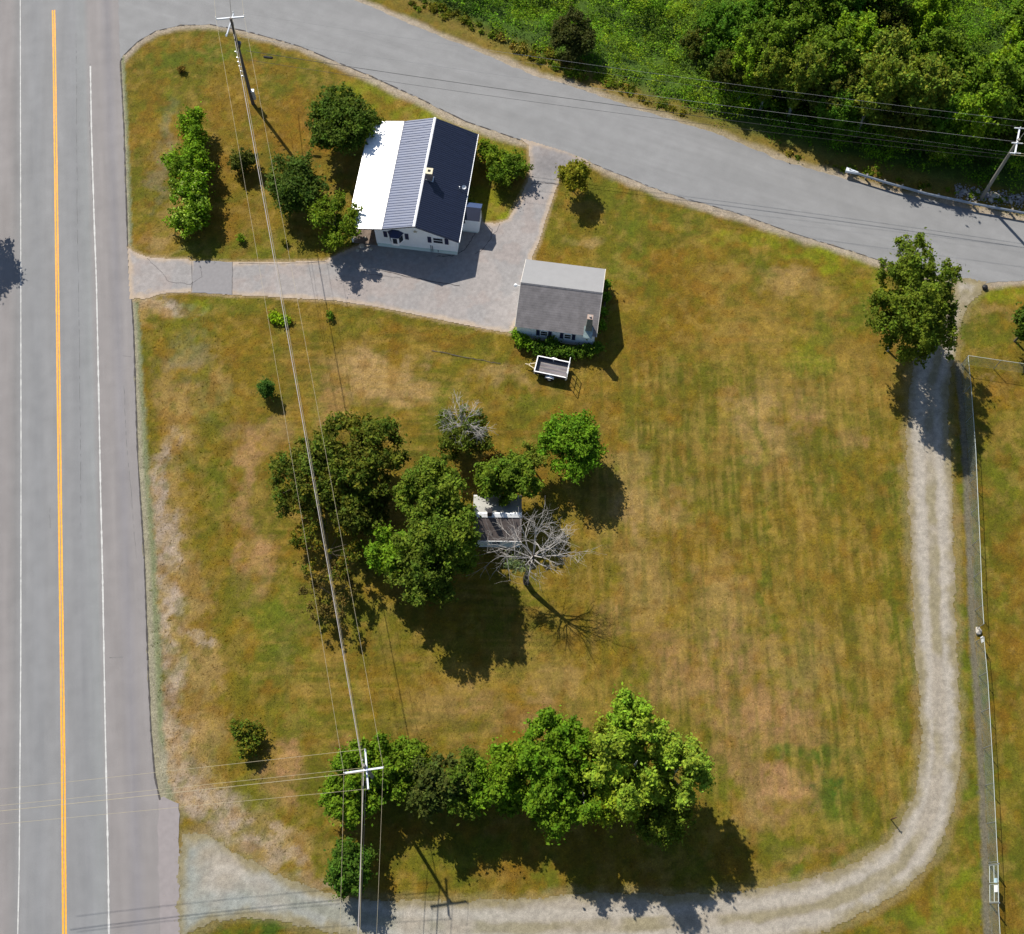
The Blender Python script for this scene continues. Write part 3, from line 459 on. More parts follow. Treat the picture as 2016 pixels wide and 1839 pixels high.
# ------------------------------------------------------------------ foliage
def unit(a): return a/np.maximum(np.linalg.norm(a, axis=-1, keepdims=True), 1e-9)
LT = np.array((1.95, 1.55, .55))
def leaves(rng, lobes, n, leaf, col, hv=.12, lv=.35, jit=.12, droop=0., up=.35, flower=None, narrow=.6, floor=.04):
    """lobes: list of (x,y,z,rx,ry,rz); leaf-sized faces spread over each lobe, lobe tints differ"""
    sub = []
    for (x, y, z, a, b_, c_) in lobes:           # each mound of the crown breaks up into smaller sprays
        sub.append((x, y, z, a*.72, b_*.72, c_*.72))
        for _ in range(7 if a > .35 else 3):
            q = rng.normal(size=3); q /= np.linalg.norm(q); q[2] = abs(q[2]) if rng.random() < .7 else q[2]; f = .62+.5*rng.random(); g = .16+.26*rng.random()
            sub.append((x+q[0]*a*f, y+q[1]*b_*f, z+q[2]*c_*f, a*g, b_*g, c_*g))
    L = np.array(sub); area = L[:, 3]*L[:, 4]+L[:, 3]*L[:, 5]; li = rng.choice(len(L), n, p=area/area.sum())
    C = L[li, :3]; Rr = L[li, 3:6]; d = unit(rng.normal(size=(n, 3))+np.array((0, 0, up)))
    rr = 1-np.abs(rng.normal(size=(n, 1)))*jit*1.6+rng.normal(size=(n, 1))*jit*.5
    bump = 1+.16*np.sin(d[:, :1]*7+C[:, :1]*3)*np.cos(d[:, 1:2]*6+C[:, 1:2]*2)+.1*np.sin(d[:, 2:3]*9+li[:, None])
    Pp = C+d*Rr*rr*bump; Pp[:, 2] -= droop*rng.random(n)
    Pp[:, 2] = np.maximum(Pp[:, 2], floor)
    Pp += rng.normal(size=(n, 3))*leaf*(.7+2.2*(rng.random((n, 1)) < .12))
    N = unit(d*.8+rng.normal(size=(n, 3))*.6+np.array((-.15, .1, .65)))
    t = unit(np.cross(N, rng.normal(size=(n, 3)))); b = np.cross(N, t); s_ = leaf*(.45+1.25*rng.random((n, 1))**1.5)
    V = np.stack([Pp-t*s_, Pp-b*s_*narrow, Pp+t*s_, Pp+b*s_*narrow], 1).reshape(-1, 3)
    F_ = np.arange(4*n).reshape(n, 4)
    lt = 1+(rng.random(len(L))-.5)*lv*1.6; lh = (rng.random((len(L), 1))-.5)*hv
    br = lt[li]*(1+(rng.random(n)-.5)*.75)
    col = np.array(col)*LT; c = col*br[:, None]; c[:, 0] *= 1+lh[li, 0]*2+(rng.random(n)-.5)*hv*2; c[:, 2] *= 1+(rng.random(n)-.5)*.3
    if flower is not None:
        fc, fr, zmin = flower; fm = (rng.random(n) < fr) & (d[:, 2] > zmin); fm &= (np.sin(Pp[:, 0]*5.1)*np.sin(Pp[:, 1]*5.7) > .1); c[fm] = np.array(fc)*(.8+.4*rng.random((fm.sum(), 1)))
    return V, F_, np.repeat(np.clip(c, .002, 1), 4, 0)
def crown_lobes(rng, rx, ry, rz, cz, k=14, lr=.42, spread=.66, core=True):
    out = []; k = int(k*1.7); lr *= .80
    for i in range(k):
        d = rng.normal(size=3); d /= np.linalg.norm(d); d[2] = d[2]*.8+.12
        q = spread*(.62+.62*rng.random()**.7); r = lr*(.5+.75*rng.random())
        out.append((d[0]*rx*q, d[1]*ry*q, cz+d[2]*rz*q, rx*r, ry*r, rz*r))
    if core: out.append((0, 0, cz, rx*.62, ry*.62, rz*.68))
    return out
def trunk_mb(lobes, h, r, rng, lean=(0, 0), nl=6, base=(0, 0)):
    mb = MB(); zc = max(l[2] for l in lobes)*.92; bx, by = base
    top = Vector((lean[0], lean[1], zc)); b0 = Vector((bx, by, -.1))
    pts = [b0.lerp(top, t)+Vector((math.sin(t*5+bx)*.12*t, math.cos(t*4)*.12*t, 0)) for t in (0, .12, .3, .5, .7, .85, 1)]
    mb.tube(pts, [r*1.35, r, r*.85, r*.68, r*.5, r*.33, r*.12], 7)
    order = list(range(len(lobes))); rng.shuffle(order)
    for i in order[:nl]:
        l = lobes[i]; t = .25+.45*rng.random(); s0 = b0.lerp(top, t); e = Vector(l[:3]); mid = s0.lerp(e, .5)+Vector((0, 0, .15))
        mb.tube([s0, mid, e], [r*.38*(1-t*.5), r*.25, r*.08], 5)
    return mb
def tree(name, label, cat, x, y, rp, h, col, n=6000, leaf=.17, group=None, bf=.22, k=14, lr=.42, seed=1, bark=None, base=None, ryp=None, lean=None, zf=None, **kw):
    rng = np.random.default_rng(seed); S_ = SC(y)*1.0
    rz = h*(1-bf)/2; cz = h-rz
    P0 = G(x, y, cz); sc = FOC/((CAM_H-cz)/(_c+(y-919.5)/FOC*_s))
    rx = rp/sc*1.15; ry = (ryp or rp)/sc*1.30; P0.y -= ry*.08; n = int(n*1.9); leaf *= .78
    bpos = Vector((P0.x, P0.y, 0)); off = (0, 0)
    if base: b = G(*base); off = (P0.x-b.x, P0.y-b.y); bpos = b
    trr = kw.pop('tr', None); root = empty(name, (bpos.x, bpos.y, -.02), label, cat, group)
    lk = {q: kw.pop(q) for q in ('spread', 'core') if q in kw}
    lobes = [(a[0]+off[0], a[1]+off[1], *a[2:]) for a in crown_lobes(rng, rx, ry, rz, cz, k, lr, **lk)]
    trunk_mb(lobes, h, trr or max(.05, h*.018), rng, lean=off, nl=min(8, k)).build('trunk', bark or M_bark, root)
    V, F_, c = leaves(rng, lobes, n, leaf, col, **kw)
    np_mesh('crown', V, F_, M_leaf, c, root)
    return root
def bush(name, label, cat, lobes_px, h, col, n, leaf, group=None, seed=1, **kw):
    """low shrub made of several mounds; lobes_px = [(x,y,r)]"""
    rng = np.random.default_rng(seed); x0, y0, _ = lobes_px[0]; o = G(x0, y0, h*.5); root = empty(name, (o.x, o.y, -.02), label, cat, group)
    lobes = []
    for (x, y, r, *q) in lobes_px:
        hh = q[0] if q else h; p = G(x, y, hh*.5)-Vector((o.x, o.y, 0)); rr = r/SC(y)*1.12
        lobes.append((p.x, p.y, hh*.5, rr*.8, rr*.8, hh*.5))
        for i in range(5):
            a = rng.random()*6.28; d = rr*(.35+.25*rng.random()); lobes.append((p.x+math.cos(a)*d, p.y+math.sin(a)*d, hh*(.4+.3*rng.random()), rr*.45, rr*.45, hh*.36))
    mb = MB()
    for l in lobes[:16]: mb.tube([(0+l[0]*.3, l[1]*.3, -.05), (l[0]*.7, l[1]*.7, l[2]*.6), l[:3]], [.05, .035, .015], 4)
    mb.build('stems', M_bark, root)
    V, F_, c = leaves(rng, lobes, int(n*1.5), leaf*.8, col, **kw); np_mesh('foliage', V, F_, M_leaf, c, root)
    return root

DG = (.028, .062, .014); MG = (.045, .098, .014); BG = (.060, .135, .012); YG = (.115, .165, .018); OL = (.062, .078, .018); BR = (.07, .055, .022)
G1 = 'flowering shrubs in the row near the main road'
bush('flowering_shrub', 'uppermost bright green shrub of the row beside the main road, without pale blooms', 'shrub', [(377, 243, 28), (383, 272, 30)], 3.2, BG, 3800, .14, G1, 11, lv=.5)
bush('flowering_shrub', 'second shrub from the top of the roadside row, broad with a dark left shoulder', 'shrub', [(370, 318, 40), (346, 328, 26, 2.6), (394, 330, 26)], 3.4, BG, 5500, .14, G1, 12, lv=.5)
bush('flowering_shrub', 'third shrub down the roadside row, with cream blooms along its upper left', 'shrub', [(373, 370, 40), (390, 384, 26)], 3.4, BG, 5000, .14, G1, 13, flower=((.33, .42, .10), .35, .35), lv=.5)
bush('flowering_shrub', 'lowest shrub of the roadside row, thick with cream and yellow-green blooms', 'shrub', [(371, 424, 40), (390, 416, 26)], 3.2, BG, 5000, .14, G1, 14, flower=((.34, .46, .07), .5, .3), lv=.5)
bush('round_shrub', 'small dark shrub with a pale green centre right of the roadside shrub row', 'shrub', [(478, 316, 26)], 2.3, (.035, .055, .016), 2600, .12, None, 15)
bush('young_plant', 'tiny bright green sprig on the lawn below the roadside shrub row', 'plant', [(474, 470, 9)], .7, BG, 260, .09, None, 16)
bush('young_plant', 'tiny dull green sprig on the lawn beside the overhead wires above the drive', 'plant', [(560, 478, 8)], .5, OL, 200, .09, None, 17)
bush('young_plant', 'small dry brown weed clump on the grass near the road junction', 'plant', [(357, 137, 9)], .6, BR, 260, .09, None, 18)
tree('round_tree', 'dark domed broadleaf tree left of the house, between the wires and the porch', 'tree', 583, 360, 60, 5.2, (.028, .060, .018), 11000, .15, None, .05, 22, .46, 21, spread=.52, lv=.25)
tree('broadleaf_tree', 'large dark green tree touching the upper left corner of the white porch roof', 'tree', 668, 236, 68, 6.0, (.032, .066, .016), 14000, .15, None, .12, 26, .34, 22, lv=.35, jit=.2)
tree('small_tree', 'light green small tree overhanging the lower left corner of the white porch roof', 'tree', 660, 434, 48, 5.0, (.055, .105, .016), 6500, .14, None, .25, 20, .3, 23, core=False, jit=.2, spread=.7)
bush('shrub_clump', 'upper left bush of the clump right of the house', 'shrub', [(962, 300, 24), (978, 318, 26)], 2.2, (.065, .125, .016), 3000, .13, 'bushes right of the house', 24)
bush('shrub_clump', 'larger lower right bush of the clump beside the drive entrance', 'shrub', [(1012, 332, 30), (990, 346, 28)], 2.6, (.045, .095, .014), 4200, .13, 'bushes right of the house', 25)
bush('shrub_clump', 'low dark bush against the right wall of the house behind the side entry', 'shrub', [(920, 408, 16), (912, 398, 10), (917, 370, 9)], 1.2, DG, 900, .12, 'bushes right of the house', 26)
tree('small_tree', 'small olive green tree standing at the mouth of the driveway by the side road', 'tree', 1131, 345, 30, 3.9, (.085, .105, .018), 4500, .13, None, .25, 16, .36, 27)
tree('broadleaf_tree', 'tall leaning tree at the mouth of the gravel lane, overhanging the side road', 'tree', 1796, 590, 68, 12.0, (.050, .088, .018), 24000, .15, None, .12, 60, .22, 28, base=(1747, 690), ryp=92, jit=.24, bark=M_birch, core=True, spread=.84, tr=.11)
tree('broadleaf_tree', 'dark tree cut off by the right edge of the photo near the lane mouth', 'tree', 2032, 628, 40, 6.5, DG, 5000, .15, None, .2, 14, .4, 29)
tree('broadleaf_tree', 'tree beyond the left side of the main road that throws its shadow on the tarmac', 'tree', -112, 372, 56, 9, MG, 6000, .18, None, .2, 20, .33, 30)
bush('round_shrub', 'small solitary round shrub in the lawn below the driveway', 'shrub', [(527, 768, 17)], 2.0, (.022, .065, .022), 2200, .10, None, 31)
bush('flower_bed', 'low lime green leafy patch just below the driveway under the wires', 'plant', [(545, 627, 13), (560, 630, 12), (536, 622, 8)], .55, (.10, .19, .012), 1500, .11, None, 32)
bush('young_plant', 'small dark green tuft below the driveway right of the lime green patch', 'plant', [(650, 620, 9)], .6, MG, 320, .09, None, 33)
bush('scrub_bush', 'straggly green and brown bush in the rough grass near the main road', 'shrub', [(480, 1430, 24), (495, 1448, 24), (488, 1472, 20), (468, 1438, 14)], 1.7, (.048, .072, .016), 3600, .12, None, 34, jit=.25, hv=.3)
# trees round the little shed
tree('honey_locust', 'large feathery olive tree, upper right one of the pair under the wires', 'tree', 712, 893, 82, 8.2, (.046, .072, .018), 17000, .15, 'olive trees under the wires', .2, 30, .27, 41, jit=.25, spread=.78, hv=.2)
tree('honey_locust', 'sparse feathery olive tree crossed by the wires, left one of the pair', 'tree', 612, 930, 72, 6.4, (.048, .074, .020), 13000, .13, 'olive trees under the wires', .2, 34, .27, 42, jit=.3, core=True, spread=.78, hv=.25)
tree('honey_locust', 'dark bushy tree at the lower right of the feathery olive pair', 'tree', 700, 990, 60, 6.2, (.034, .054, .015), 9000, .14, 'olive trees under the wires', .15, 18, .36, 43, jit=.25)
tree('thin_tree', 'thin half bare tree with yellowish leaves below the feathery olive trees', 'tree', 642, 1072, 56, 4.6, (.062, .078, .018), 3600, .12, None, .3, 36, .17, 44, jit=.4, core=False, spread=.95, hv=.3)
tree('thin_tree', 'brownish dying bush under the wires below the thin yellowish tree', 'tree', 652, 1162, 46, 3.4, (.062, .060, .038), 2400, .11, None, .3, 26, .2, 45, jit=.4, core=False, spread=.9)
tree('leafy_tree', 'tall green tree at the upper left of the little shed', 'tree', 850, 968, 62, 9.6, (.050, .092, .020), 11000, .15, 'green trees hiding the little shed', .2, 20, .32, 46, jit=.2)
tree('leafy_tree', 'biggest green tree, immediately left of the little shed', 'tree', 872, 1046, 78, 10.2, (.048, .090, .020), 15000, .15, 'green trees hiding the little shed', .2, 26, .3, 47, jit=.2)
tree('leafy_tree', 'bright lower green tree at the far left of the shed group', 'tree', 768, 1092, 47, 6.6, (.055, .125, .016), 7500, .14, 'green trees hiding the little shed', .15, 18, .34, 48, jit=.15)
tree('leafy_tree', 'dark green tree at the bottom of the shed group with a grey sprig on it', 'tree', 832, 1126, 64, 8.2, (.045, .082, .022), 10500, .15, 'green trees hiding the little shed', .15, 20, .32, 49, jit=.2)
tree('leafy_tree', 'spreading green tree leaning over the back roof of the little shed', 'tree', 998, 944, 58, 6.4, (.050, .100, .020), 10500, .14, 'green trees hiding the little shed', .3, 24, .28, 50, ryp=50, jit=.22, spread=.75)
tree('thin_tree', 'wispy grey green sapling between the shed tree and the bright round tree', 'tree', 1052, 896, 30, 5.0, (.070, .11, .030), 2600, .11, None, .3, 16, .26, 51, jit=.35, core=False)
tree('round_tree', 'bright green rounded tree standing right of the shed group', 'tree', 1124, 866, 68, 6.4, (.052, .130, .016), 12000, .14, None, .06, 24, .42, 52, lv=.35, spread=.56)
tree('small_tree', 'reddish sapling below the half dead bushy tree', 'tree', 966, 912, 14, 2.2, (.09, .06, .025), 700, .10, None, .2, 8, .4, 53, jit=.35)
hd = tree('half_dead_tree', 'bushy green tree with a bare grey crown above the shed group', 'tree', 912, 850, 54, 5.2, (.042, .072, .018), 6500, .12, None, .1, 18, .34, 54, jit=.25)
# hedge row at the bottom
HG = 'trees of the hedge row by the lower pole'
hr = [('green tree at the left end of the hedge row, behind the crossed pole arms', 686, 1536, 48, 5.2, (.052, .115, .014), 9000, 1), ('low green tree just above right of the crossed pole arms', 748, 1490, 42, 5.5, (.050, .110, .014), 6000, 2),
      ('mid green tree right of the pole at the upper side of the hedge row', 800, 1500, 40, 5.2, (.052, .105, .016), 5600, 3), ('dark grey green spruce-like tree in the hedge row', 862, 1538, 44, 6.6, (.030, .050, .022), 7500, 4),
      ('greyish tree right of the dark spruce in the hedge row', 915, 1528, 42, 6.4, (.040, .080, .018), 6500, 5), ('bright green tree near the middle of the hedge row', 972, 1522, 44, 6.6, (.052, .118, .014), 7000, 6),
      ('narrow bright tree left of the tall green pair in the hedge row', 1018, 1502, 38, 7.0, (.058, .125, .014), 6000, 7), ('tall bright green tree, upper one of the pair mid hedge row', 1092, 1468, 54, 9.6, (.050, .118, .014), 10500, 8),
      ('tall bright green tree, lower one of the pair mid hedge row', 1085, 1552, 54, 8.2, (.048, .112, .014), 9500, 9), ('bright green tree against the left flank of the pale birch', 1150, 1550, 44, 8.6, (.052, .118, .014), 7500, 10),
      ('pale yellow green birch, tallest tree of the hedge row', 1252, 1486, 68, 12.2, (.100, .180, .040), 17000, 11), ('slim pale birch sticking up at the top of the hedge row', 1238, 1408, 34, 11.0, (.085, .175, .030), 6500, 12),
      ('pale airy birch at the right end of the hedge row', 1330, 1505, 46, 9.8, (.092, .165, .042), 8500, 13), ('yellowish small birch below the tall birch in the hedge row', 1215, 1560, 38, 8.4, (.10, .165, .022), 5500, 14),
      ('sparse low tree in the shade at the lower right of the hedge row', 1300, 1590, 46, 6.5, (.045, .080, .018), 6000, 15), ('thin tree with ochre leaf tips between the green pair and the birch', 1190, 1465, 40, 8.6, (.075, .115, .025), 4800, 16)]
for i, (lb, x, y, r, h, c, n, sd_) in enumerate(hr):
    birch = 'birch' in lb
    y += 8; r *= 1.16; n = int(n*1.15)
    tree('birch_tree' if birch else ('spruce_tree' if 'spruce-like' in lb else 'hedge_tree'), lb, 'tree', x, y, r, h, c, n, .145, HG, .12 if not birch else .25, 20, .31, 60+sd_, jit=.22, core=not birch, spread=.72, bark=M_birch if birch else None)
bush('hedge_shrub', 'low green scrub under the middle of the hedge row', 'shrub', [(880, 1570, 26), (930, 1575, 26), (1000, 1580, 28), (830, 1560, 24), (760, 1555, 26)], 2.2, MG, 5200, .14, HG, 81)
tree('round_tree', 'solitary dark domed tree beside the gravel lane below the lower pole', 'tree', 690, 1704, 46, 4.6, (.030, .075, .018), 9500, .13, None, .04, 22, .46, 82, spread=.52, lv=.25)
# planting round the garage
G3 = 'bushes round the garage'
bush('foundation_bush', 'bright bush at the left corner of the garage front wall', 'shrub', [(1018, 660, 12), (1028, 672, 14), (1040, 678, 10)], 1.3, (.06, .14, .014), 1500, .12, G3, 83)
bush('foundation_bush', 'dark hedge under the garage windows above the trailer', 'shrub', [(1060, 683, 15), (1080, 688, 15), (1100, 690, 16), (1120, 692, 15), (1082, 672, 8, 1.7)], 1.15, (.032, .080, .016), 3800, .12, G3, 84)
bush('foundation_bush', 'leafy bush at the right end of the garage front wall', 'shrub', [(1140, 694, 15), (1158, 692, 14), (1175, 686, 12)], 1.1, (.038, .088, .016), 2200, .12, G3, 85)
bush('foundation_bush', 'bush growing along the right side wall of the garage', 'shrub', [(1196, 562, 8), (1193, 585, 8), (1188, 615, 8), (1184, 640, 9)], 1.2, (.05, .12, .016), 1500, .12, G3, 86)

# bare branching wood
def branches(rng, start, d, L, r, depth, mb, spread=.6, bend=.25, nsub=3, up=.1, minr=.012):
    p = Vector(start); d = Vector(d).normalized(); pts = [p.copy()]; rr = [r]; segs = 4
    for i in range(segs):
        d = (d+Vector(rng.normal(size=3))*bend*.4+Vector((0, 0, up*.3))).normalized(); p = p+d*L/segs; pts.append(p.copy()); rr.append(r*(1-.5*(i+1)/segs))
        if depth > 0 and i > 0:
            for _ in range(nsub):
                nd = (d+Vector(rng.normal(size=3))*spread).normalized()
                branches(rng, p, nd, L*(.5+.25*rng.random()), max(minr, rr[-1]*.6), depth-1, mb, spread, bend, max(1, nsub-(depth == 1)), up, minr)
    mb.tube(pts, rr, 4 if r > .04 else 3, cap=False)
rng = np.random.default_rng(5)
b0 = G(1036, 1146); dt = empty('dead_tree', (b0.x, b0.y, -.02), 'bare grey dead tree with spreading branches in front of the little shed', 'tree')
mb = MB(); mb.tube([(0, 0, -.1), (-.05, .05, 1.2), (.2, .4, 3.0), (.6, .9, 5.2)], [.30, .24, .20, .14], 8)
mb.build('trunk', mat('dark_bark', (.07, .055, .045), .95, var=.3), dt)
mb = MB()
for i in range(15):
    a = i*2.4+rng.random()*.8; el = .25+.6*rng.random(); q = 1.0 if math.sin(a) > -.3 else .62
    branches(rng, (.5+.15*math.cos(a), .8+.15*math.sin(a), 4.4+1.3*rng.random()), (math.cos(a), math.sin(a)+.05, el), (2.35+.8*rng.random())*q, .055, 2, mb, .66, .36, 2, .03, .009)
branches(rng, (.55, .85, 5), (.15, .35, 1), 3.4, .09, 2, mb, .6, .3, 2, .1, .013)
mb.build('branches', M_grey, dt)
V, F_, c = leaves(rng, [(-.9, .1, 4.2, .9, .7, .6), (-.2, -.2, 4.4, .7, .5, .5), (-1.3, .5, 4.4, .5, .5, .5)], 900, .10, (.11, .17, .20), lv=.3, jit=.3, narrow=.3)
np_mesh('lichen_foliage', V, F_, M_dry, c, dt)
mb = MB()
for i in range(9):
    a = i*2.4; branches(rng, (0, .6, 3.6), (math.cos(a)*.9, math.sin(a)*.9, .55), 1.7, .045, 2, mb, .6, .4, 2, .02, .012)
branches(rng, (0, .6, 3.2), (0, .1, 1), 2.8, .09, 1, mb, .7, .2, 2, .2)
mb.build('bare_branches', M_grey, hd)

# ------------------------------------------------------------------ woods beyond the side road
def proto(i, R_, h, col, n, **kw):
    rng = np.random.default_rng(200+i); rz = h*.42; lobes = crown_lobes(rng, R_, R_, rz, h-rz, 30, .28, spread=.8, core=False)+[(0, 0, h*.5, R_*.5, R_*.5, h*.34)]
    tm = trunk_mb(lobes, h, h*.016, rng, nl=9).mesh('trunk'); tm.materials.append(M_birch if i % 2 else M_bark)
    V, F_, c = leaves(rng, lobes, int(n*1.8), .125, col, jit=.24, **kw)
    o = np_mesh('crown', V, F_, M_leaf, c); me = o.data; bpy.data.objects.remove(o); return tm, me
def low(x, y): return float(-3.0*sm(1.0, 8.0, -sdf(np.array([x]), np.array([y]), WOODS))[0])
PR = [proto(0, 2.9, 10, (.046, .100, .016), 13000), proto(1, 2.5, 11, (.068, .116, .030), 10000, hv=.2), proto(2, 3.0, 9, (.036, .098, .016), 13000), proto(3, 2.4, 10, (.080, .165, .018), 9500), proto(4, 2.6, 8.5, (.040, .062, .020), 9500, hv=.2)]
WT = [(1430, 60, 2, 1, 'leftmost mid green tree at the edge of the wood'), (1500, 115, 0, 1.0, 'green tree on the wood edge right of the leftmost one'), (1466, 150, 3, .8, 'yellow green tree at the lower left tip of the wood'),
      (1432, 165, 4, .75, 'brownish green tree at the lower left tip of the wood'), (1510, 172, 1, .75, 'pale small tree alone at the dark lower edge of the wood'), (1572, 172, 1, .9, 'feathery tree in front of the darkest gap of the wood'),
      (1560, 105, 0, 1.1, 'broad green tree in the second rank of the wood'), (1628, 130, 0, 1.1, 'large dull green tree in the middle of the wood'), (1640, 195, 4, 1.0, 'dark brownish tree on the lower wood edge'),
      (1690, 95, 3, 1.1, 'yellow tinged tall tree in the middle of the wood'), (1712, 205, 1, 1.0, 'dim feathery tree on the lower wood edge above the guardrail'), (1748, 140, 1, 1.15, 'pale feathery tree with white limbs in the wood'),
      (1800, 205, 1, 1.1, 'olive tree with a slanting white trunk above the guardrail end'), (1775, 260, 4, .85, 'dark thin tree on the shaded bank above the guardrail'), (1845, 130, 0, 1.1, 'rounded green tree right of the pale feathery one'),
      (1905, 250, 3, 1.0, 'tall yellow green tree just left of the right hand pole'), (1893, 296, 2, .62, 'lower green tree left of the right hand pole foot'), (1958, 210, 0, 1.2, 'broad olive tree behind the right hand pole'),
      (2010, 250, 4, 1.0, 'dark tree at the right photo edge behind the pole'), (1985, 130, 3, 1.1, 'bright tree near the upper right corner'), (1500, 40, 2, 1, 'green tree at the top edge left of centre of the wood'),
      (1580, 30, 0, 1.1, 'broad dark tree at the top edge of the wood'), (1660, 25, 2, 1.1, 'second dark tree along the top edge of the wood'), (1745, 40, 4, 1.0, 'brown tinged tree along the top edge of the wood'),
      (1640, 240, 2, .7, 'low dark tree in the deep shade of the wood edge'), (1840, 260, 2, .85, 'shaded green tree behind the guardrail verge'), (1380, 85, 4, .7, 'small brownish tree in the scrub left of the wood'), (1830, 40, 3, .9, 'yellow green tree along the top edge of the wood'), (2040, 60, 0, 1.1, 'tree in the far upper right corner of the wood'), (1720, -40, 0, 1.2, 'tree behind the top edge of the wood'), (1600, -40, 0, 1.2, 'tree behind the upper left of the wood')]
for i, (x, y, k, s_, lb) in enumerate(WT):
    tm, me = PR[k]; h = [10, 11, 9, 10, 8.5][k]*s_; p = G(x, y, h*.58-2.5); zb = low(p.x, p.y)
    r_ = empty('woodland_tree', (p.x, p.y, zb-.02), lb, 'tree', 'trees of the wood across the side road', random.uniform(0, 6.28)); r_.scale = (s_, s_, s_)
    newobj('trunk', tm, None, r_); newobj('crown', me, None, r_)
tree('dark_tree', 'dark brownish green bushy tree alone in the scrub across the side road', 'tree', 1124, 66, 43, 4.2, (.024, .036, .018), 11000, .14, None, .05, 22, .40, 260, hv=.1, jit=.2)
# scrub: bumpy mass of weeds and bushes
def scrub(name, label, poly, count, n, leaf, hmin, hmax, cols, seed, rmin=.5, rmax=1.5, excl=None):
    rng = np.random.default_rng(seed); x0, y0 = poly.min(0); x1, y1 = poly.max(0); x1 = min(x1, 64); y1 = min(y1, 112)
    px = rng.uniform(x0, x1, count*8); py = rng.uniform(y0, y1, count*8); d = sdf(px, py, poly); k = d < -.3; px, py, d = px[k][:count], py[k][:count], d[k][:count]
    V, C = [], []; hh = fbm(px, py, 5, seed)
    r = rmin+(rmax-rmin)*rng.random(len(px)); hz = (hmin+(hmax-hmin)*sm(.35, .65, hh)*(.6+.6*rng.random(len(px))))*sm(0, 3.5, -d+.8)
    zl = -3.0*sm(1.0, 8.0, -sdf(px, py, WOODS))
    ci = np.clip((fbm(px, py, 4, seed+3)-.3)*2.5*len(cols)+rng.normal(size=len(px))*.5, 0, len(cols)-1).astype(int)
    for j, c in enumerate(cols):
        m_ = ci == j
        if not m_.any(): continue
        lob = np.stack([px[m_], py[m_], zl[m_]+hz[m_]*.4, r[m_], r[m_], hz[m_]*.6], -1)
        v, f, cc = leaves(rng, lob, int(n*m_.sum()/len(px)), leaf, c, lv=.5, up=.9, jit=.15, floor=-5); V.append(v); C.append(cc)
    V = np.concatenate(V); C = np.concatenate(C); F_ = np.arange(len(V)).reshape(-1, 4)
    return tag(np_mesh(name, V, F_, M_leaf, C), label, 'undergrowth', kind='stuff')
scrub('undergrowth', 'dense bright green weeds and bushes covering the bank across the side road', WOODS, 3000, 330000, .09, .5, 3.0, [(.044, .120, .014), (.066, .150, .014), (.052, .135, .015), (.080, .155, .014), (.048, .105, .018)], 300)
VERGE = GP([(760, 2), (880, 40), (1063, 128), (1250, 200), (1400, 247), (1560, 312), (1660, 340), (1760, 362), (1880, 385), (2060, 420), (2060, 400), (1860, 366), (1640, 318), (1500, 284), (1300, 196), (1130, 110), (1000, 70), (850, -2)])
scrub('verge_weeds', 'ragged olive and straw coloured weeds along the verge of the side road', VERGE, 700, 22000, .10, .15, .7, [(.068, .080, .016), (.050, .085, .014), (.095, .095, .04), (.055, .10, .012)], 301, .15, .5)

# ------------------------------------------------------------------ grass tufts (uncountable)
def tufts(name, label, npts, seed, dens, h0, h1, colf, size=.06):
    rng = np.random.default_rng(seed); px = rng.uniform(-52, 56, npts*4); py = rng.uniform(-2, 95, npts*4)
    k = (sdf(px, py, W_main) > .35) & (sdf(px, py, W_side) > .5) & (sdf(px, py, W_drive) > .05) & (sdf(px, py, W_lane) > -.1) & (rng.random(len(px)) < dens(px, py)); px, py = px[k][:npts], py[k][:npts]; n = len(px)
    a = rng.random(n)*6.28; s_ = size*(.5+rng.random(n)); h = h0+(h1-h0)*rng.random(n)
    dx, dy = np.cos(a)*s_, np.sin(a)*s_; lx, ly = rng.normal(size=n)*size*1.3, rng.normal(size=n)*size*1.3; z = Zg[np.clip(np.searchsorted(gy, py), 0, ny-1), np.clip(np.searchsorted(gx, px), 0, nx-1)]-.01; h = h+z
    V = np.stack([np.stack([px-dx, py-dy, z], -1), np.stack([px+dx, py+dy, z], -1), np.stack([px+lx, py+ly, h], -1)], 1).reshape(-1, 3)
    c = colf(px, py, rng); return tag(np_mesh(name, V, np.arange(3*n).reshape(-1, 3), M_dry, np.repeat(c, 3, 0), corners=3), label, 'grass', kind='stuff')
def tcol(x, y, rng):
    iy = np.clip(np.searchsorted(gy, y), 0, ny-1); ix = np.clip(np.searchsorted(gx, x), 0, nx-1); c = T[iy, ix]
    return np.clip(c*(.85+.75*rng.random((len(x), 1))), .004, 1)
W_weed = GP([(300, 640), (440, 640), (470, 900), (480, 1300), (600, 1640), (560, 1700), (330, 1560), (300, 1300), (285, 900)])
tufts('lawn_grass', 'short patchy green and straw coloured grass of the big lawn', 90000, 401, lambda x, y: .35+.65*fbm(x, y, 1.2, 90), .02, .07, tcol, .07)
tufts('rough_grass', 'coarse tufts of dry grass in the rough strip beside the main road', 14000, 402, lambda x, y: np.where(sdf(x, y, W_weed) < 0, 1, .0)*sm(.35, .6, fbm(x, y, .7, 91)), .03, .10, tcol, .10)

# ------------------------------------------------------------------ house
def place(o, p, ang): o.location = p; o.rotation_euler = (0, 0, ang)
HA = R(-7.6); H0 = Vector((-9.32, 61.46, 0))
house = empty('house', H0, 'white bungalow with navy metal roof, brick chimney and long white porch roof', 'house', None, HA)
M_sid = sided('white_siding', (.80, .82, .83), .115, 2, .35, .5, .93)
L_ = 12.85; RZ = 4.55; ER = (4.25, 2.72); SL = (-3.2, 3.50); PE = (-6.75, 2.93)
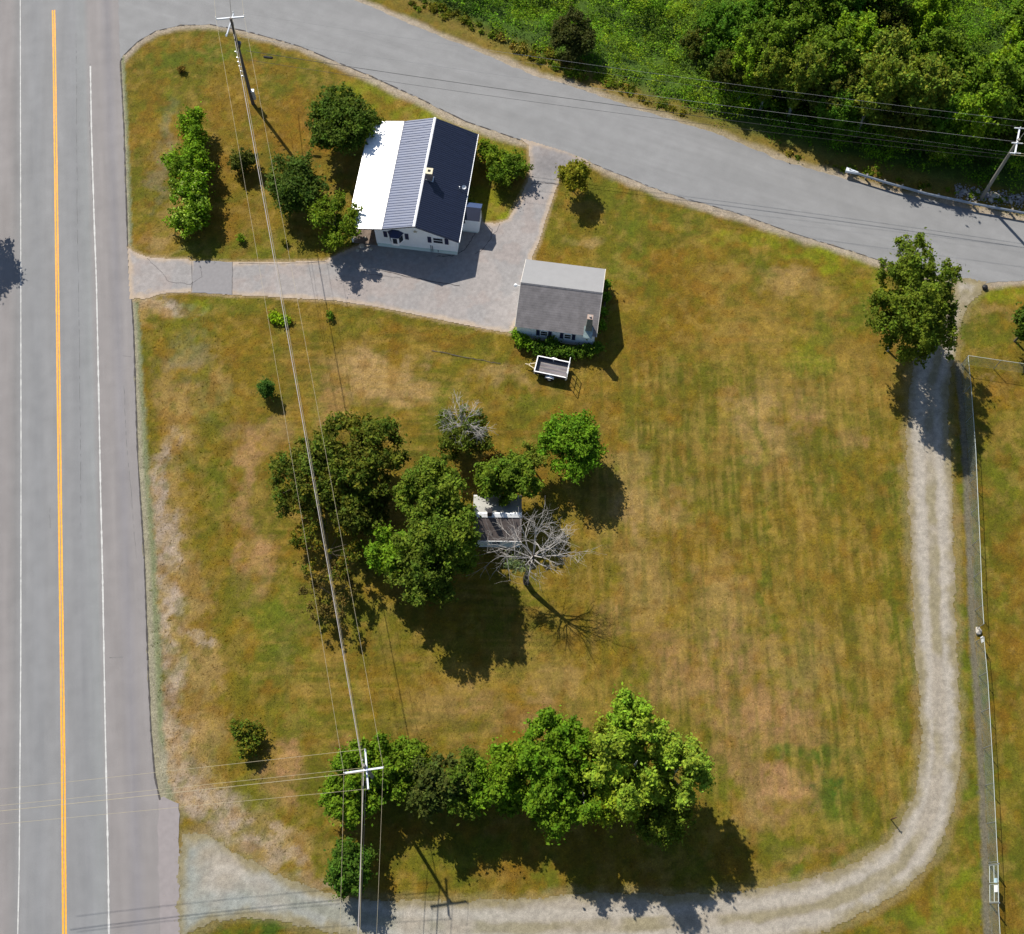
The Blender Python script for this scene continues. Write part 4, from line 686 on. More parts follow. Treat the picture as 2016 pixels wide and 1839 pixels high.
# walls: closed box with gables (local x across, y along, front at y=0.2)
y0, y1 = .22, L_-.22; xl, xr = -4.05, 3.95
def rz_at(x):
    return RZ+(ER[1]-RZ)*x/ER[0] if x > 0 else (RZ+(SL[1]-RZ)*x/SL[0] if x > SL[0] else SL[1]+(PE[1]-SL[1])*(x-SL[0])/(PE[0]-SL[0]))
prof = [(xl, .55), (xr, .55), (xr, rz_at(xr)-.12), (0, RZ-.12), (SL[0], SL[1]-.12), (xl, rz_at(xl)-.12)]
def gable(mb, prof, ya, yb_):
    n = len(prof); mb.add([(x, ya, z) for x, z in prof]+[(x, yb_, z) for x, z in prof], [tuple(range(n)), tuple(range(2*n-1, n-1, -1))]+[(i, i+n, (i+1) % n+n, (i+1) % n) for i in range(n)])
gm = MB(); gable(gm, prof, y0, y1); gm.build('wall', M_sid, house)
MB().box(xl+.03, xr-.03, y0+.03, y1-.03, 0, .55).build('foundation', M_skirt, house)
M_ridge = mat('white_trim', (.80, .80, .82), .4, var=.04)
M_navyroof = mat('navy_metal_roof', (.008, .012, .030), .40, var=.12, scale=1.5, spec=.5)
M_navyroof_lit = mat('navy_metal_roof_lit', (.028, .05, .12), .45, var=.10, scale=1.0, spec=.4)  # same navy metal, lightened in the colour for the slope catching sun and sky
M_whiteroof = mat('white_metal_roof', (.84, .85, .86), .35, var=.02, spec=.5)
def roof_panels(parent, xa, za, xb, zb, ya, yb_, w_, m, rib=.3, name='roof_panel', t=.03, rh=.022, rw=.05):
    """metal sheets from ridge/edge a to eave b; each sheet a part with its own ribs"""
    n = max(1, round((yb_-ya)/w_)); st = (yb_-ya)/n; base_me = None; d = Vector((xb-xa, 0, zb-za)); nrm = Vector((-(zb-za), 0, xb-xa)).normalized(); nrm = nrm if nrm.z > 0 else -nrm
    mb = MB(); mb.slab([(xa, .004, za), (xb, .004, zb), (xb, st-.004, zb), (xa, st-.004, za)], t)
    k = max(1, round(st/rib))
    for i in range(k):
        yy_ = (i+.5)*st/k; a = Vector((xa, yy_, za)); b = Vector((xb, yy_, zb)); q = [a+Vector((0, -rw, 0)), b+Vector((0, -rw, 0)), b+Vector((0, -rw*.4, 0))+nrm*rh, a+Vector((0, -rw*.4, 0))+nrm*rh, a+Vector((0, rw*.4, 0))+nrm*rh, b+Vector((0, rw*.4, 0))+nrm*rh, b+Vector((0, rw, 0)), a+Vector((0, rw, 0))]
        mb.add([p+nrm*.001 for p in q], [(0, 1, 2, 3), (3, 2, 5, 4), (4, 5, 6, 7)])
    me = mb.mesh(name)
    for i in range(n):
        o = newobj(name, me, m, parent); o.location = (0, ya+i*st, random.uniform(0, .004))
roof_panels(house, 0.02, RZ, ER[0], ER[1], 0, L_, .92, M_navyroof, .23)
roof_panels(house, -.02, RZ, SL[0], SL[1], 0, L_, .92, M_navyroof_lit, .31, rh=.035, rw=.07)
roof_panels(house, SL[0]-.02, SL[1]-.02, PE[0], PE[1], 0, L_, .92, M_whiteroof, .46, rh=.012)
mb = MB(); mb.slab([(-.14, -.02, RZ+.035-.04), (0, -.02, RZ+.06), (0, L_+.02, RZ+.06), (-.14, L_+.02, RZ+.035-.04)], .02).slab([(0, -.02, RZ+.06), (.1, -.02, RZ+.0), (.1, L_+.02, RZ+.0), (0, L_+.02, RZ+.06)], .02)
mb.build('ridge_cap', M_ridge, house)
MB().beam((SL[0], 0, SL[1]+.03), (SL[0], L_, SL[1]+.03), .07, .03).build('roof_joint_strip', mat('grey_flashing', (.18, .18, .2), .5), house)
mb = MB().beam((ER[0]+.03, 0, ER[1]-.05), (ER[0]+.03, L_, ER[1]-.05), .07, .1); mb.build('gutter', M_white, house)
for yv in (-.015, L_+.015):
    mb = MB()
    for (a, b) in (((0, RZ), ER), ((0, RZ), SL), (SL, PE)): mb.beam((a[0], yv, a[1]-.09), (b[0], yv, b[1]-.09), .03, .12)
    mb.build('fascia', mat('navy_fascia', (.05, .06, .09), .5), house)
for yv in (.3, 4.2, 8.3, 12.5): MB().box(PE[0]+.15, PE[0]+.29, yv, yv+.14, 0, PE[1]-.08).build('porch_post', M_white, house)
MB().box(PE[0]+.1, xl-.02, .3, L_-.3, -.02, .16).build('porch_floor', mat('porch_slab', (.13, .10, .08), .9, var=.3), house)
# chimney
chx, chy = .72, 0
def loc_h(x, y, z): p = G(x, y, z)-H0; q = Matrix.Rotation(-HA, 3, 'Z') @ Vector((p.x, p.y, 0)); return q.x, q.y
chx, chy = loc_h(845, 337, 5.45)
ch = MB().box(chx-.27, chx+.27, chy-.27, chy+.27, 3.6, 5.4); ch = ch.build('chimney', M_brick, house)
mb = MB(); [mb.box(*b) for b in ((chx-.34, chx+.34, chy-.34, chy-.14, 5.4, 5.5), (chx-.34, chx+.34, chy+.14, chy+.34, 5.4, 5.5), (chx-.34, chx-.14, chy-.14, chy+.14, 5.4, 5.5), (chx+.14, chx+.34, chy-.14, chy+.14, 5.4, 5.5))]
mb.build('cap', mat('buff_concrete', (.55, .50, .36), .8), ch)
MB().box(chx-.13, chx+.13, chy-.13, chy+.13, 5.405, 5.43).build('flue', M_black, ch)
zz = rz_at(chx); mb = MB().slab([(chx-.36, chy-.36, rz_at(chx-.36)+.09), (chx+.36, chy-.36, rz_at(chx+.36)+.09), (chx+.36, chy-.27, rz_at(chx+.36)+.09), (chx-.36, chy-.27, rz_at(chx-.36)+.09)], .1).slab([(chx+.27, chy-.36, rz_at(chx+.27)+.1), (chx+.36, chy-.36, rz_at(chx+.36)+.1), (chx+.36, chy+.3, rz_at(chx+.36)+.1), (chx+.27, chy+.3, rz_at(chx+.27)+.1)], .1)
mb.build('flashing', M_galv, ch)
# roof vents and dish near the right eave
vx, vy = loc_h(912, 372, 3.1); mb = MB().tube([(vx-.35, vy, rz_at(vx-.35)-.05), (vx-.35, vy, rz_at(vx-.35)+.35)], .05, 8)
mb.build('vent_pipe', M_white, house)
dmb = MB().tube([(vx, vy, rz_at(vx)), (vx+.05, vy, rz_at(vx)+.4)], .025, 6)
ring = []
for j in range(12):
    a = j/12*6.283; ring.append((vx+.1+math.cos(a)*.22, vy-.02+math.sin(a)*.17, rz_at(vx)+.5+math.sin(a)*.12+.03))
dmb.add(ring+[(vx+.08, vy, rz_at(vx)+.40)], [(j, (j+1) % 12, 12) for j in range(12)]); dmb.tube([(vx+.08, vy, rz_at(vx)+.42), (vx-.02, vy-.3, rz_at(vx)+.6)], .015, 5)
dmb.build('satellite_dish', mat('dish_grey', (.5, .52, .55), .5), house)
# front details; facade plane at y = y0, x across
def shutter(x, z, w_=.36, h_=.95): return MB().box(x-w_/2, x+w_/2, y0-.05, y0-.005, z-h_/2, z+h_/2).build('shutter', M_navy, house)
shutter(-3.03, 2.35); shutter(-.92, 2.35); shutter(1.30, 2.25); shutter(2.98, 2.25)
def window(parent, x0, x1, z0, z1, y, depth=.05, name='window', mull=0):
    wn = MB(); f = .06
    for b in ((x0, x1, z0, z0+f), (x0, x1, z1-f, z1), (x0, x0+f, z0+f, z1-f), (x1-f, x1, z0+f, z1-f)): wn.box(b[0], b[1], y-depth, y-.003, b[2], b[3])
    for i in range(mull): zc = z0+(z1-z0)*(i+1)/(mull+1); wn.box(x0+f, x1-f, y-depth*.8, y-.003, zc-.025, zc+.025)
    o = wn.build(name, M_white, parent); MB().box(x0+f, x1-f, y-.03, y-.006, z0+f, z1-f).build('pane', M_glass, o); return o
window(house, 1.62, 2.66, 1.78, 2.72, y0, mull=1)
# bay window
bay = MB(); bx0, bx1, bz0, bz1, bd = -2.72, -1.24, 1.45, 2.85, .62
pl = [(bx0, y0), (bx0+.42, y0-bd), (bx1-.42, y0-bd), (bx1, y0)]
bay.add([(x, y, bz0) for x, y in pl]+[(x, y, bz1) for x, y in pl], [(3, 2, 1, 0), (4, 5, 6, 7), (0, 1, 5, 4), (1, 2, 6, 5), (2, 3, 7, 6), (3, 0, 4, 7)])
bay = bay.build('bay_window', M_white, house)
pr = [(x+(-.08 if i < 2 else .08), y-(.08 if 0 < i < 3 else 0)) for i, (x, y) in enumerate(pl)]; mx_ = (bx0+bx1)/2
MB().add([(x, y, bz1+.002) for x, y in pr]+[(mx_-.3, y0, bz1+.42), (mx_+.3, y0, bz1+.42)], [(0, 1, 2, 3), (0, 4, 1), (1, 4, 5, 2), (2, 5, 3), (0, 3, 5, 4)]).build('bay_roof', M_navy, bay)
for (a, b) in ((pl[0], pl[1]), (pl[1], pl[2]), (pl[2], pl[3])):
    a = Vector((*a, 0)); b = Vector((*b, 0)); d = (b-a); n_ = Vector((d.y, -d.x, 0)).normalized(); pa = a+d*.16+n_*.012; pb = a+d*.84+n_*.012
    MB().add([(pa.x, pa.y, bz0+.35), (pb.x, pb.y, bz0+.35), (pb.x, pb.y, bz1-.18), (pa.x, pa.y, bz1-.18)], [(0, 1, 2, 3)]).build('pane', M_glass, bay)
# gable star, cables, skirting board, corner boards
st = MB(); sx, sz = -.02, 3.35
vs = [(sx, y0-.06, sz)]+[(sx+math.cos(math.pi/2+j*math.pi/5)*(.30 if j % 2 == 0 else .12), y0-.02, sz+math.sin(math.pi/2+j*math.pi/5)*(.30 if j % 2 == 0 else .12)) for j in range(10)]
st.add(vs, [(0, 1+j, 1+(j+1) % 10) for j in range(10)]).build('star_ornament', mat('tan_metal', (.36, .34, .26), .5), house)
MB().tube([(1.35, y0-.05, .2), (1.35, y0-.05, 1.3)], .03, 6).tube([(1.52, y0-.05, .2), (1.52, y0-.05, 1.25)], .03, 6).tube([(2.05, y0-.05, .3), (2.05, y0-.05, .6)], .04, 6).build('meter_pipes', mat('pipe_dark', (.06, .09, .12), .5), house)
MB().box(xl-.01, xl+.1, y0-.012, y0+.1, .55, rz_at(xl)-.13).build('corner_board', M_white, house)
MB().box(xr-.1, xr+.01, y0-.012, y0+.1, .55, rz_at(xr)-.13).build('corner_board', M_white, house)
MB().box(xl, xr, y0-.02, y0+.01, .5, .62).build('skirt_board', mat('green_grey_board', (.45, .58, .55), .6), house)
# side entry (annex on the right wall)
ax0, ax1 = xr+.01, xr+1.75; ay0 = loc_h(911, 452, .4)[1]; ay1 = ay0+1.75
an = MB(); an.add([(ax0, ay0, .3), (ax1, ay0, .3), (ax1, ay1, .3), (ax0, ay1, .3), (ax0, ay0, 2.25), (ax1, ay0, 2.25), (ax1, ay1, 2.25), (ax0, ay1, 2.25)], [(3, 2, 1, 0), (4, 5, 6, 7), (0, 1, 5, 4), (1, 2, 6, 5), (2, 3, 7, 6), (3, 0, 4, 7)])
an = an.build('side_entry', sided('white_siding_b', (.78, .81, .83), .115, 2, .35, .5, .93), house)
ridge_y = (ay0+ay1)/2+.25
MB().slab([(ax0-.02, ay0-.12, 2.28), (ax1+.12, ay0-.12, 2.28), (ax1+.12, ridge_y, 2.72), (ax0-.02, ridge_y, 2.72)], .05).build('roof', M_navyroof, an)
MB().slab([(ax0-.02, ridge_y, 2.72), (ax1+.12, ridge_y, 2.72), (ax1+.12, ay1+.15, 2.36), (ax0-.02, ay1+.15, 2.36)], .05).build('roof', M_navyroof_lit, an)
MB().box(ax0+.25, ax0+.37, ay0-.10, ay0-.005, 1.75, 2.0).box(ax0+.22, ax0+.40, ay0-.14, ay0-.005, 1.7, 1.75).build('wall_lamp', M_black, an)
MB().box(ax0, ax1-.1, ay0+.05, ay1-.05, 0, .3).build('foundation', M_skirt, an)
# stacked stones and firewood by the porch end
for i, (x, y, r, lb) in enumerate([(699, 470, .25, 'pale stone lying left of the porch post'), (720, 468, .22, 'pale yellowish stone under the front edge of the porch roof'), (712, 484, .3, 'larger pale stone beside the house corner, in the gap by the drive'), (730, 490, .2, 'small light stone nearest the house corner'), (704, 492, .2, 'small pale stone under the light green tree')]):
    p = G(x, y, .1); rr = np.random.default_rng(500+i); bm = bmesh.new(); bmesh.ops.create_icosphere(bm, subdivisions=2, radius=r)
    for v in bm.verts: v.co *= 1+rr.normal()*.1; v.co.z *= .6
    me = bpy.data.meshes.new('boulder'); bm.to_mesh(me); bm.free(); o = newobj('boulder', me, M_stone); o.location = (p.x, p.y, .06); tag(o, lb, 'stone')

# ------------------------------------------------------------------ garage
GA = R(-8.3); gp = G(1105.5, 566.5, 4.1); GO = Vector((gp.x, gp.y, 0)); gar = empty('garage', GO, 'white garage with weathered grey shingle roof and corner chimney by the driveway end', 'garage', None, GA)
hw, hd_, gz, ez = 3.83, 3.72, 4.1, 2.32
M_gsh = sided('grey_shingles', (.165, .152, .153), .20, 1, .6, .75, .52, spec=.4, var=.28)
M_gsh_lit = sided('grey_shingles_lit', (.215, .215, .22), .20, 1, .2, .7, .9, spec=.35, var=.05)  # same grey shingles, sun sheen on the back slope put into a paler colour
pf = [(-hd_+.14, 0), (hd_-.14, 0), (hd_-.14, ez-.02), (0, gz-.12), (-hd_+.14, ez-.02)]
mb = MB(); n = len(pf); X0, X1 = -hw+.14, hw-.14
mb.add([(X0, y, z) for y, z in pf]+[(X1, y, z) for y, z in pf], [tuple(range(n-1, -1, -1)), tuple(range(n, 2*n))]+[(i, (i+1) % n, (i+1) % n+n, i+n) for i in range(n)])
mb.build('wall', sided('garage_siding', (.72, .78, .84), .115, 2, .3, .5, .93), gar)
MB().slab([(-hw, 0, gz), (-hw, hd_, ez), (hw, hd_, ez), (hw, 0, gz)], .08).build('roof_slope', M_gsh_lit, gar)
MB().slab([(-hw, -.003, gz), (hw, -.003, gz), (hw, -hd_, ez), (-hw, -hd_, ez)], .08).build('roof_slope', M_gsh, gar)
MB().slab([(-hw-.01, -.12, gz-.03), (hw+.01, -.12, gz-.03), (hw+.01, .02, gz+.03), (-hw-.01, .02, gz+.03)], .02).build('ridge_cap', mat('dark_ridge', (.10, .10, .11), .8, var=.3, scale=5), gar)
mb = MB()
for xv in (-hw-.02, hw+.02):
    mb.beam((xv, 0, gz-.05), (xv, hd_, ez-.05), .035, .12).beam((xv, 0, gz-.05), (xv, -hd_, ez-.05), .035, .12)
mb.build('rake_board', mat('cream_trim', (.62, .58, .52), .6), gar)
yf = -hd_+.14
def gwin(x):
    window(gar, x-.36, x+.36, 1.05, 1.95, yf, mull=1)
    for s_ in (-1, 1): MB().box(x+s_*.57-.16, x+s_*.57+.16, yf-.05, yf-.004, 1.0, 2.0).build('shutter', M_navy, gar)
gwin(-1.1); gwin(1.15)
q = Matrix.Rotation(-GA, 3, 'Z') @ (G(1162, 624, 4.7)-GO); cx_, cy_ = q.x, q.y
gc = MB().add([(cx_-.33, cy_-.3, 2.2), (cx_+.33, cy_-.3, 2.2), (cx_+.33, cy_+.3, 2.2), (cx_-.33, cy_+.3, 2.2), (cx_-.22, cy_-.2, 4.62), (cx_+.22, cy_-.2, 4.62), (cx_+.22, cy_+.2, 4.62), (cx_-.22, cy_+.2, 4.62)], [(3, 2, 1, 0), (4, 5, 6, 7), (0, 1, 5, 4), (1, 2, 6, 5), (2, 3, 7, 6), (3, 0, 4, 7)]).build('chimney', mat('mossy_chimney', (.16, .17, .15), .85, var=.3, scale=6), gar)
MB().box(cx_-.27, cx_+.27, cy_-.25, cy_+.25, 4.62, 4.7).build('cap', mat('brown_cap', (.32, .24, .2), .8), gc)
MB().tube([(cx_, cy_, 4.7), (cx_, cy_, 4.86)], .1, 8).build('flue', mat('flue_grey', (.3, .28, .26), .7), gc)
def grz(y): return gz+(ez-gz)*abs(y)/hd_
fy = cy_-.62; MB().slab([(cx_-.42, fy-.25, grz(fy-.25)+.03), (cx_+.42, fy-.25, grz(fy-.25)+.03), (cx_+.42, cy_+.1, grz(cy_+.1)+.03), (cx_-.42, cy_+.1, grz(cy_+.1)+.03)], .05).build('flashing', mat('patina_flashing', (.26, .33, .32), .4, metal=.3, var=.3, scale=5), gc)
lm = MB().beam((-hw-.04, 0, 3.5), (-hw-.5, 0, 3.62), .05, .05); lm.tube([(-hw-.5, 0, 3.5), (-hw-.5, 0, 3.68)], [.17, .10], 10); lm.build('yard_light', M_white, gar)

# ------------------------------------------------------------------ little shed
sp_ = G(979, 1011, 3.4); shd = empty('shed', (sp_.x, sp_.y, 0), 'small old shed with brown shingles and white ridge strip among the trees', 'shed', None, R(-.5))
hw, hd_, gz, ez = 2.12, 2.1, 3.4, 2.2
M_ssh = sided('brown_shingles', (.115, .092, .085), .16, 1, .6, .8, .6, var=.3); M_ssh2 = sided('pale_shingles', (.29, .29, .27), .16, 1, .4, .8, .8, var=.15)
mb = MB(); pf = [(-hd_+.15, 0), (hd_-.15, 0), (hd_-.15, ez), (0, gz-.12), (-hd_+.15, ez)]; n = 5
mb.add([(-hw+.1, y, z) for y, z in pf]+[(hw-.1, y, z) for y, z in pf], [tuple(range(n-1, -1, -1)), tuple(range(n, 2*n))]+[(i, (i+1) % n, (i+1) % n+n, i+n) for i in range(n)])
mb.build('wall', sided('shed_siding', (.6, .68, .72), .12, 2, .3, .6, .9), shd)
MB().slab([(-hw, 0, gz), (-hw, hd_, ez), (hw, hd_, ez), (hw, 0, gz)], .07).build('roof_slope', M_ssh2, shd)
MB().slab([(-hw, -.003, gz), (hw, -.003, gz), (hw, -hd_, ez), (-hw, -hd_, ez)], .07).build('roof_slope', M_ssh, shd)
MB().slab([(-hw-.01, -.02, gz+.03), (hw+.01, -.02, gz+.03), (hw+.01, -.32, gz-.13), (-hw-.01, -.32, gz-.13)], .03).slab([(-hw-.01, -.02, gz+.03), (hw+.01, -.02, gz+.03), (hw+.01, .12, gz-.02), (-hw-.01, .12, gz-.02)], .02).build('ridge_strip', mat('white_ridge', (.72, .73, .74), .5, var=.12, scale=6), shd)
MB().beam((-hw, hd_+.01, ez-.02), (hw, hd_+.01, ez-.02), .06, .08).beam((-hw, -hd_-.02, ez-.05), (hw, -hd_-.02, ez-.05), .04, .1).build('fascia', M_white, shd)
c_ = MB().box(-.85, -.45, -.25, .15, 2.9, 4.25).build('chimney', mat('sooty_brick', (.05, .04, .045), .9, var=.3, scale=8), shd); MB().box(-.80, -.50, -.20, .10, 4.25, 4.27).build('flue', M_black, c_)
window(shd, -.5, .3, 1.0, 1.8, -hd_+.15, mull=1)

# ------------------------------------------------------------------ trailer
tp = G(1086.5, 722, 1.0); trl = empty('utility_trailer', (tp.x, tp.y, 0), 'small white framed open utility trailer with dark plank bed in front of the garage', 'trailer', None, R(-13))
hx, hy = 1.5, .82; M_tr = mat('trailer_white', (.78, .78, .78), .4, var=.05); M_bed = sided('trailer_bed', (.13, .12, .13), .14, 1, .5, .8, .6, var=.35)
mb = MB().box(-hx, hx, -hy, hy, .5, .56); mb.build('bed', mat('bed_edge', (.08, .08, .085), .8), trl)
for i in range(11):
    y_ = -hy+.05+i*(2*hy-.1)/11; MB().box(-hx+.04, hx-.04, y_+.004, y_+(2*hy-.1)/11-.004, .562, .585+random.uniform(0, .006)).build('plank', mat('plank_%d' % (i % 3), ((.15, .13, .14), (.125, .12, .13), (.17, .155, .15))[i % 3], .85, var=.4, scale=1.5, stretch=(.5, 3, 1)), trl)
for a, b, nm in (((-hx, hy), (hx, hy), 0), ((-hx, -hy), (hx, -hy), 0), ((-hx, -hy), (-hx, hy), 0)):
    MB().beam((*a, .78), (*b, .78), .035, .40).build('side_panel', mat('navy_panel', (.03, .03, .055), .6), trl); MB().beam((*a, 1.0), (*b, 1.0), .09, .06).build('top_rail', M_tr, trl)
mb = MB()
for sx in (-hx, hx):
    for sy in (-hy, hy): mb.box(sx-.04, sx+.04, sy-.04, sy+.04, .45, .969)
for y_ in (-hy, hy): mb.box(-.04, .04, y_-.045, y_+.045, .45, .969)
mb.build('stake', M_tr, trl)
tg = MB(); tx = hx+.06
for y_ in (-hy+.0, -.28, .28, hy+.0): tg.box(tx-.02, tx+.02, y_-.025, y_+.025, .5, 2.0)
for z_ in (.52, 1.25, 1.98): tg.box(tx-.022, tx+.022, -hy, hy, z_-.025, z_+.025)
tg.beam((tx, -hy, .52), (tx, -.28, 1.25), .03, .03).beam((tx, .28, 1.25), (tx, hy, 1.98), .03, .03)
tg.build('ramp_gate', M_tr, trl)
for s_ in (-1, 1):
    wmb = MB().tube([(-.0, s_*(hy+.07), .32), (0, s_*(hy+.25), .32)], .32, 16); wo = wmb.build('wheel', M_black, trl)
    MB().tube([(0, s_*(hy+.24), .32), (0, s_*(hy+.262), .32)], .15, 10).build('rim', M_tr, wo)
    f = MB(); pts = [(-.42, .55), (-.3, .72), (0, .78), (.3, .72), (.42, .55)]
    for i in range(4): a, b = pts[i], pts[i+1]; f.slab([(a[0], s_*(hy+.05), a[1]), (b[0], s_*(hy+.05), b[1]), (b[0], s_*(hy+.28), b[1]), (a[0], s_*(hy+.28), a[1])], .02)
    f.build('fender', M_tr, trl)
mb = MB().beam((-hx, .35, .48), (-hx-.75, .02, .48), .07, .07).beam((-hx, -.35, .48), (-hx-.75, -.02, .48), .07, .07).beam((-hx-.6, 0, .48), (-hx-1.05, 0, .48), .07, .07); mb.build('drawbar', mat('drawbar_tan', (.5, .42, .28), .6), trl)
MB().tube([(-hx-.55, .06, .02), (-hx-.55, .06, .75)], .03, 8).build('jockey_stand', M_galv, trl)

# ------------------------------------------------------------------ utility poles
def arm(root, a, b, name='crossarm'):
    o = MB().beam(a, b, .12, .13).build(name, M_arm, root); a = Vector(a); b = Vector(b)
    return o
def insul(root, p, h=.22, r=.06): return MB().tube([p, Vector(p)+Vector((0, 0, h*.4)), Vector(p)+Vector((0, 0, h*.5)), Vector(p)+Vector((0, 0, h))], [.02, .025, r, r*.6], 8).build('insulator', M_porc, root)
def ends(px, z): return G(px[0], px[1], z)
p1 = G(498, 204); t1 = G(454, 36, 12.0); pole1 = empty('utility_pole', (p1.x, p1.y, 0), 'dark wooden pole with two crossed arms beside the road junction, upper left', 'utility pole', 'wooden utility poles')
lc = lambda p, o: p-Vector((o.x, o.y, 0))
MB().tube([(0, 0, -.2), lc(t1, p1)*.5, lc(t1, p1)], [.19, .16, .12], 10).build('pole', M_pole, pole1)
A1 = [ends((426, 38), 11.6), ends((481, 33), 11.6)]; arm(pole1, lc(A1[0], p1), lc(A1[1], p1))
B1 = [ends((460, 27), 11.2), ends((445.5, 72), 10.2)]; arm(pole1, lc(B1[0], p1), lc(B1[1], p1))
for q in A1+B1: insul(pole1, lc(q, p1)+Vector((0, 0, .06)))
MB().tube([lc(G(470, 92, 8.4), p1), lc(G(471, 84, 9.2), p1)], .2, 10).build('transformer', mat('dark_steel', (.05, .055, .06), .5), pole1)
mb = MB()
for z_, s_ in ((6.8, .2), (6.2, .22), (5.6, .2), (4.9, .2), (4.2, .18), (7.6, .22)):
    q = lc(t1, p1)*(z_/12); mb.beam(q+Vector((-.1, -.1, 0)), q+Vector((-.1-s_, -.12, .05)), .06, .06); mb.tube([q+Vector((-.14-s_, -.12, 0)), q+Vector((-.14-s_, -.12, .16))], .05, 6)
mb.build('cable_brackets', M_galv, pole1)
q = lc(t1, p1)*(1.7/12); MB().box(q.x+.16, q.x+.42, q.y-.12, q.y+.14, .7, 1.9).build('meter_box', mat('meter_grey', (.48, .49, .5), .5), pole1)
MB().box(q.x+.14, q.x+.46, q.y-.16, q.y+.2, 1.9, 2.0).build('meter_hood', M_white, pole1)
p2 = G(745, 1545); t2 = G(716, 1506, 11.0); 
pole2 = empty('utility_pole', (p2.x, p2.y, 0), 'wooden pole with white crossed arms rising out of the hedge row', 'utility pole', 'wooden utility poles')
MB().tube([(0, 0, -.2), lc(t2, p2)], [.18, .12], 10).build('pole', M_polelt, pole2)
A2 = [ends((678, 1522), 10.7), ends((755, 1511), 10.7)]; arm(pole2, lc(A2[0], p2), lc(A2[1], p2)); B2 = [ends((719, 1476), 10.2), ends((725, 1554), 10.2)]; arm(pole2, lc(B2[0], p2), lc(B2[1], p2))
C2 = [G(714, 1497, 11.2)]
for q in A2+B2: insul(pole2, lc(q, p2)+Vector((0, 0, .06)))
insul(pole2, lc(C2[0], p2))
p3 = G(1932, 390); t3 = G(2006, 274, 9.4)
pole3 = empty('utility_pole', (p3.x, p3.y, 0), 'grey wooden pole with one long arm behind the guardrail, at right', 'utility pole', 'wooden utility poles')
MB().tube([(0, 0, -.2), lc(t3, p3)], [.19, .13], 10).build('pole', M_polelt, pole3)
A3 = [ends((2007, 254), 9.2), ends((1998, 303), 9.2)]; arm(pole3, lc(A3[0], p3), lc(A3[1], p3))
M3 = A3[0].lerp(A3[1], .6)
for q in A3+[M3]:
    insul(pole3, lc(q, p3)+Vector((0, 0, .06))); MB().tube([lc(q, p3)+Vector((-.5, .04, .1)), lc(q, p3)+Vector((.5, -.04, .1))], .05, 6).build('dead_end', M_porc, pole3)
MB().beam(lc(t3, p3)*.9+Vector((0, 0, 0)), lc(G(2016, 262, 9.6), p3), .05, .05).build('brace', M_polelt, pole3)

def wire(name, label, a, b, r=.016, sag=.6, m=M_wire, grp=None, n=22, cat='overhead wire'):
    a = Vector(a); b = Vector(b); pts = []
    for i in range(n+1):
        t = i/n; p = a.lerp(b, t); p.z -= 4*sag*t*(1-t); pts.append(p)
    return tag(MB().tube(pts, r, 4).build(name, m), label, cat, grp)
up = Vector((0, 0, .28)); GW = 'wires between the two left poles'
wire('overhead_wire', 'thin wire on the left ends of the arms, down the lawn between the left poles', A1[0]+up, A2[0]+up, .012, .9, grp=GW)
wire('overhead_wire', 'thin wire on the right ends of the arms, down the lawn between the left poles', A1[1]+up, A2[1]+up, .012, .9, grp=GW)
ZT = t1.lerp(Vector((p1.x, p1.y, 0)), .12)
wire('overhead_cable', 'thick pale bundled cable down the middle between the left poles', G(456, 44, 10.2), G(714, 1512, 9.6), .036, .7, mat('grey_bundle', (.26, .24, .23), .6), GW)
wire('overhead_wire', 'middle wire just beside the thick bundled cable between the left poles', G(458, 36, 11.6), C2[0]+up*.8, .014, .9, grp=GW)
wire('overhead_cable', 'low telephone cable beside the thick bundled cable between the left poles', G(470, 98, 7.2), G(721, 1522, 7.8), .014, .6, M_black, GW)
GU = 'wires leaving the frame at the top'
wire('overhead_wire', 'left wire leaving the upper pole past the top edge', A1[0]+up, G(417, -60, 11.4), .012, .05, grp=GU, n=4)
wire('overhead_wire', 'right wire leaving the upper pole past the top edge', A1[1]+up, G(470, -60, 11.4), .012, .05, grp=GU, n=4)
wire('overhead_cable', 'dark middle cable leaving the upper pole past the top edge', G(456, 40, 10.6), G(447, -60, 10.6), .035, .05, M_black, GU, 4)
GD = 'wires running from the lower pole past the bottom edge'
wire('overhead_wire', 'left wire from the lower pole crossing the gravel lane', A2[0]+up, G(665, 1960, 10.3), .012, .2, grp=GD)
wire('overhead_wire', 'right wire from the lower pole crossing the gravel lane', A2[1]+up, G(736, 1960, 10.3), .012, .2, grp=GD)
wire('overhead_cable', 'thick pale cable from the lower pole crossing the gravel lane', G(716, 1512, 9.6), G(700, 1960, 9.0), .042, .2, MATS['grey_bundle'], GD)
wire('overhead_wire', 'thin wire beside the thick cable from the lower pole to the bottom edge', C2[0]+up*.8, G(706, 1960, 10.0), .02, .2, grp=GD)
wire('overhead_cable', 'low dark telephone cable from the lower pole to the bottom edge', G(721, 1522, 7.8), G(703, 1960, 7.4), .022, .2, M_black, GD)
GL = 'wires from the lower pole across the main road'
wire('overhead_wire', 'uppermost of the four wires crossing the main road from the lower pole', B2[0]+up, G(-60, 1560, 10.0), .014, .2, grp=GL)
wire('overhead_wire', 'second wire from the top crossing the main road from the lower pole', G(714, 1512, 10.2), G(-60, 1592, 10.0), .014, .2, grp=GL)
wire('overhead_cable', 'darker third wire crossing the main road from the lower pole', G(717, 1520, 9.6), G(-60, 1603, 9.4), .02, .2, grp=GL)
wire('overhead_wire', 'lowest of the four wires crossing the main road from the lower pole', B2[1]+up, G(-60, 1628, 10.0), .014, .2, grp=GL)
GR = 'wires over the side road between the upper pole and the right pole'
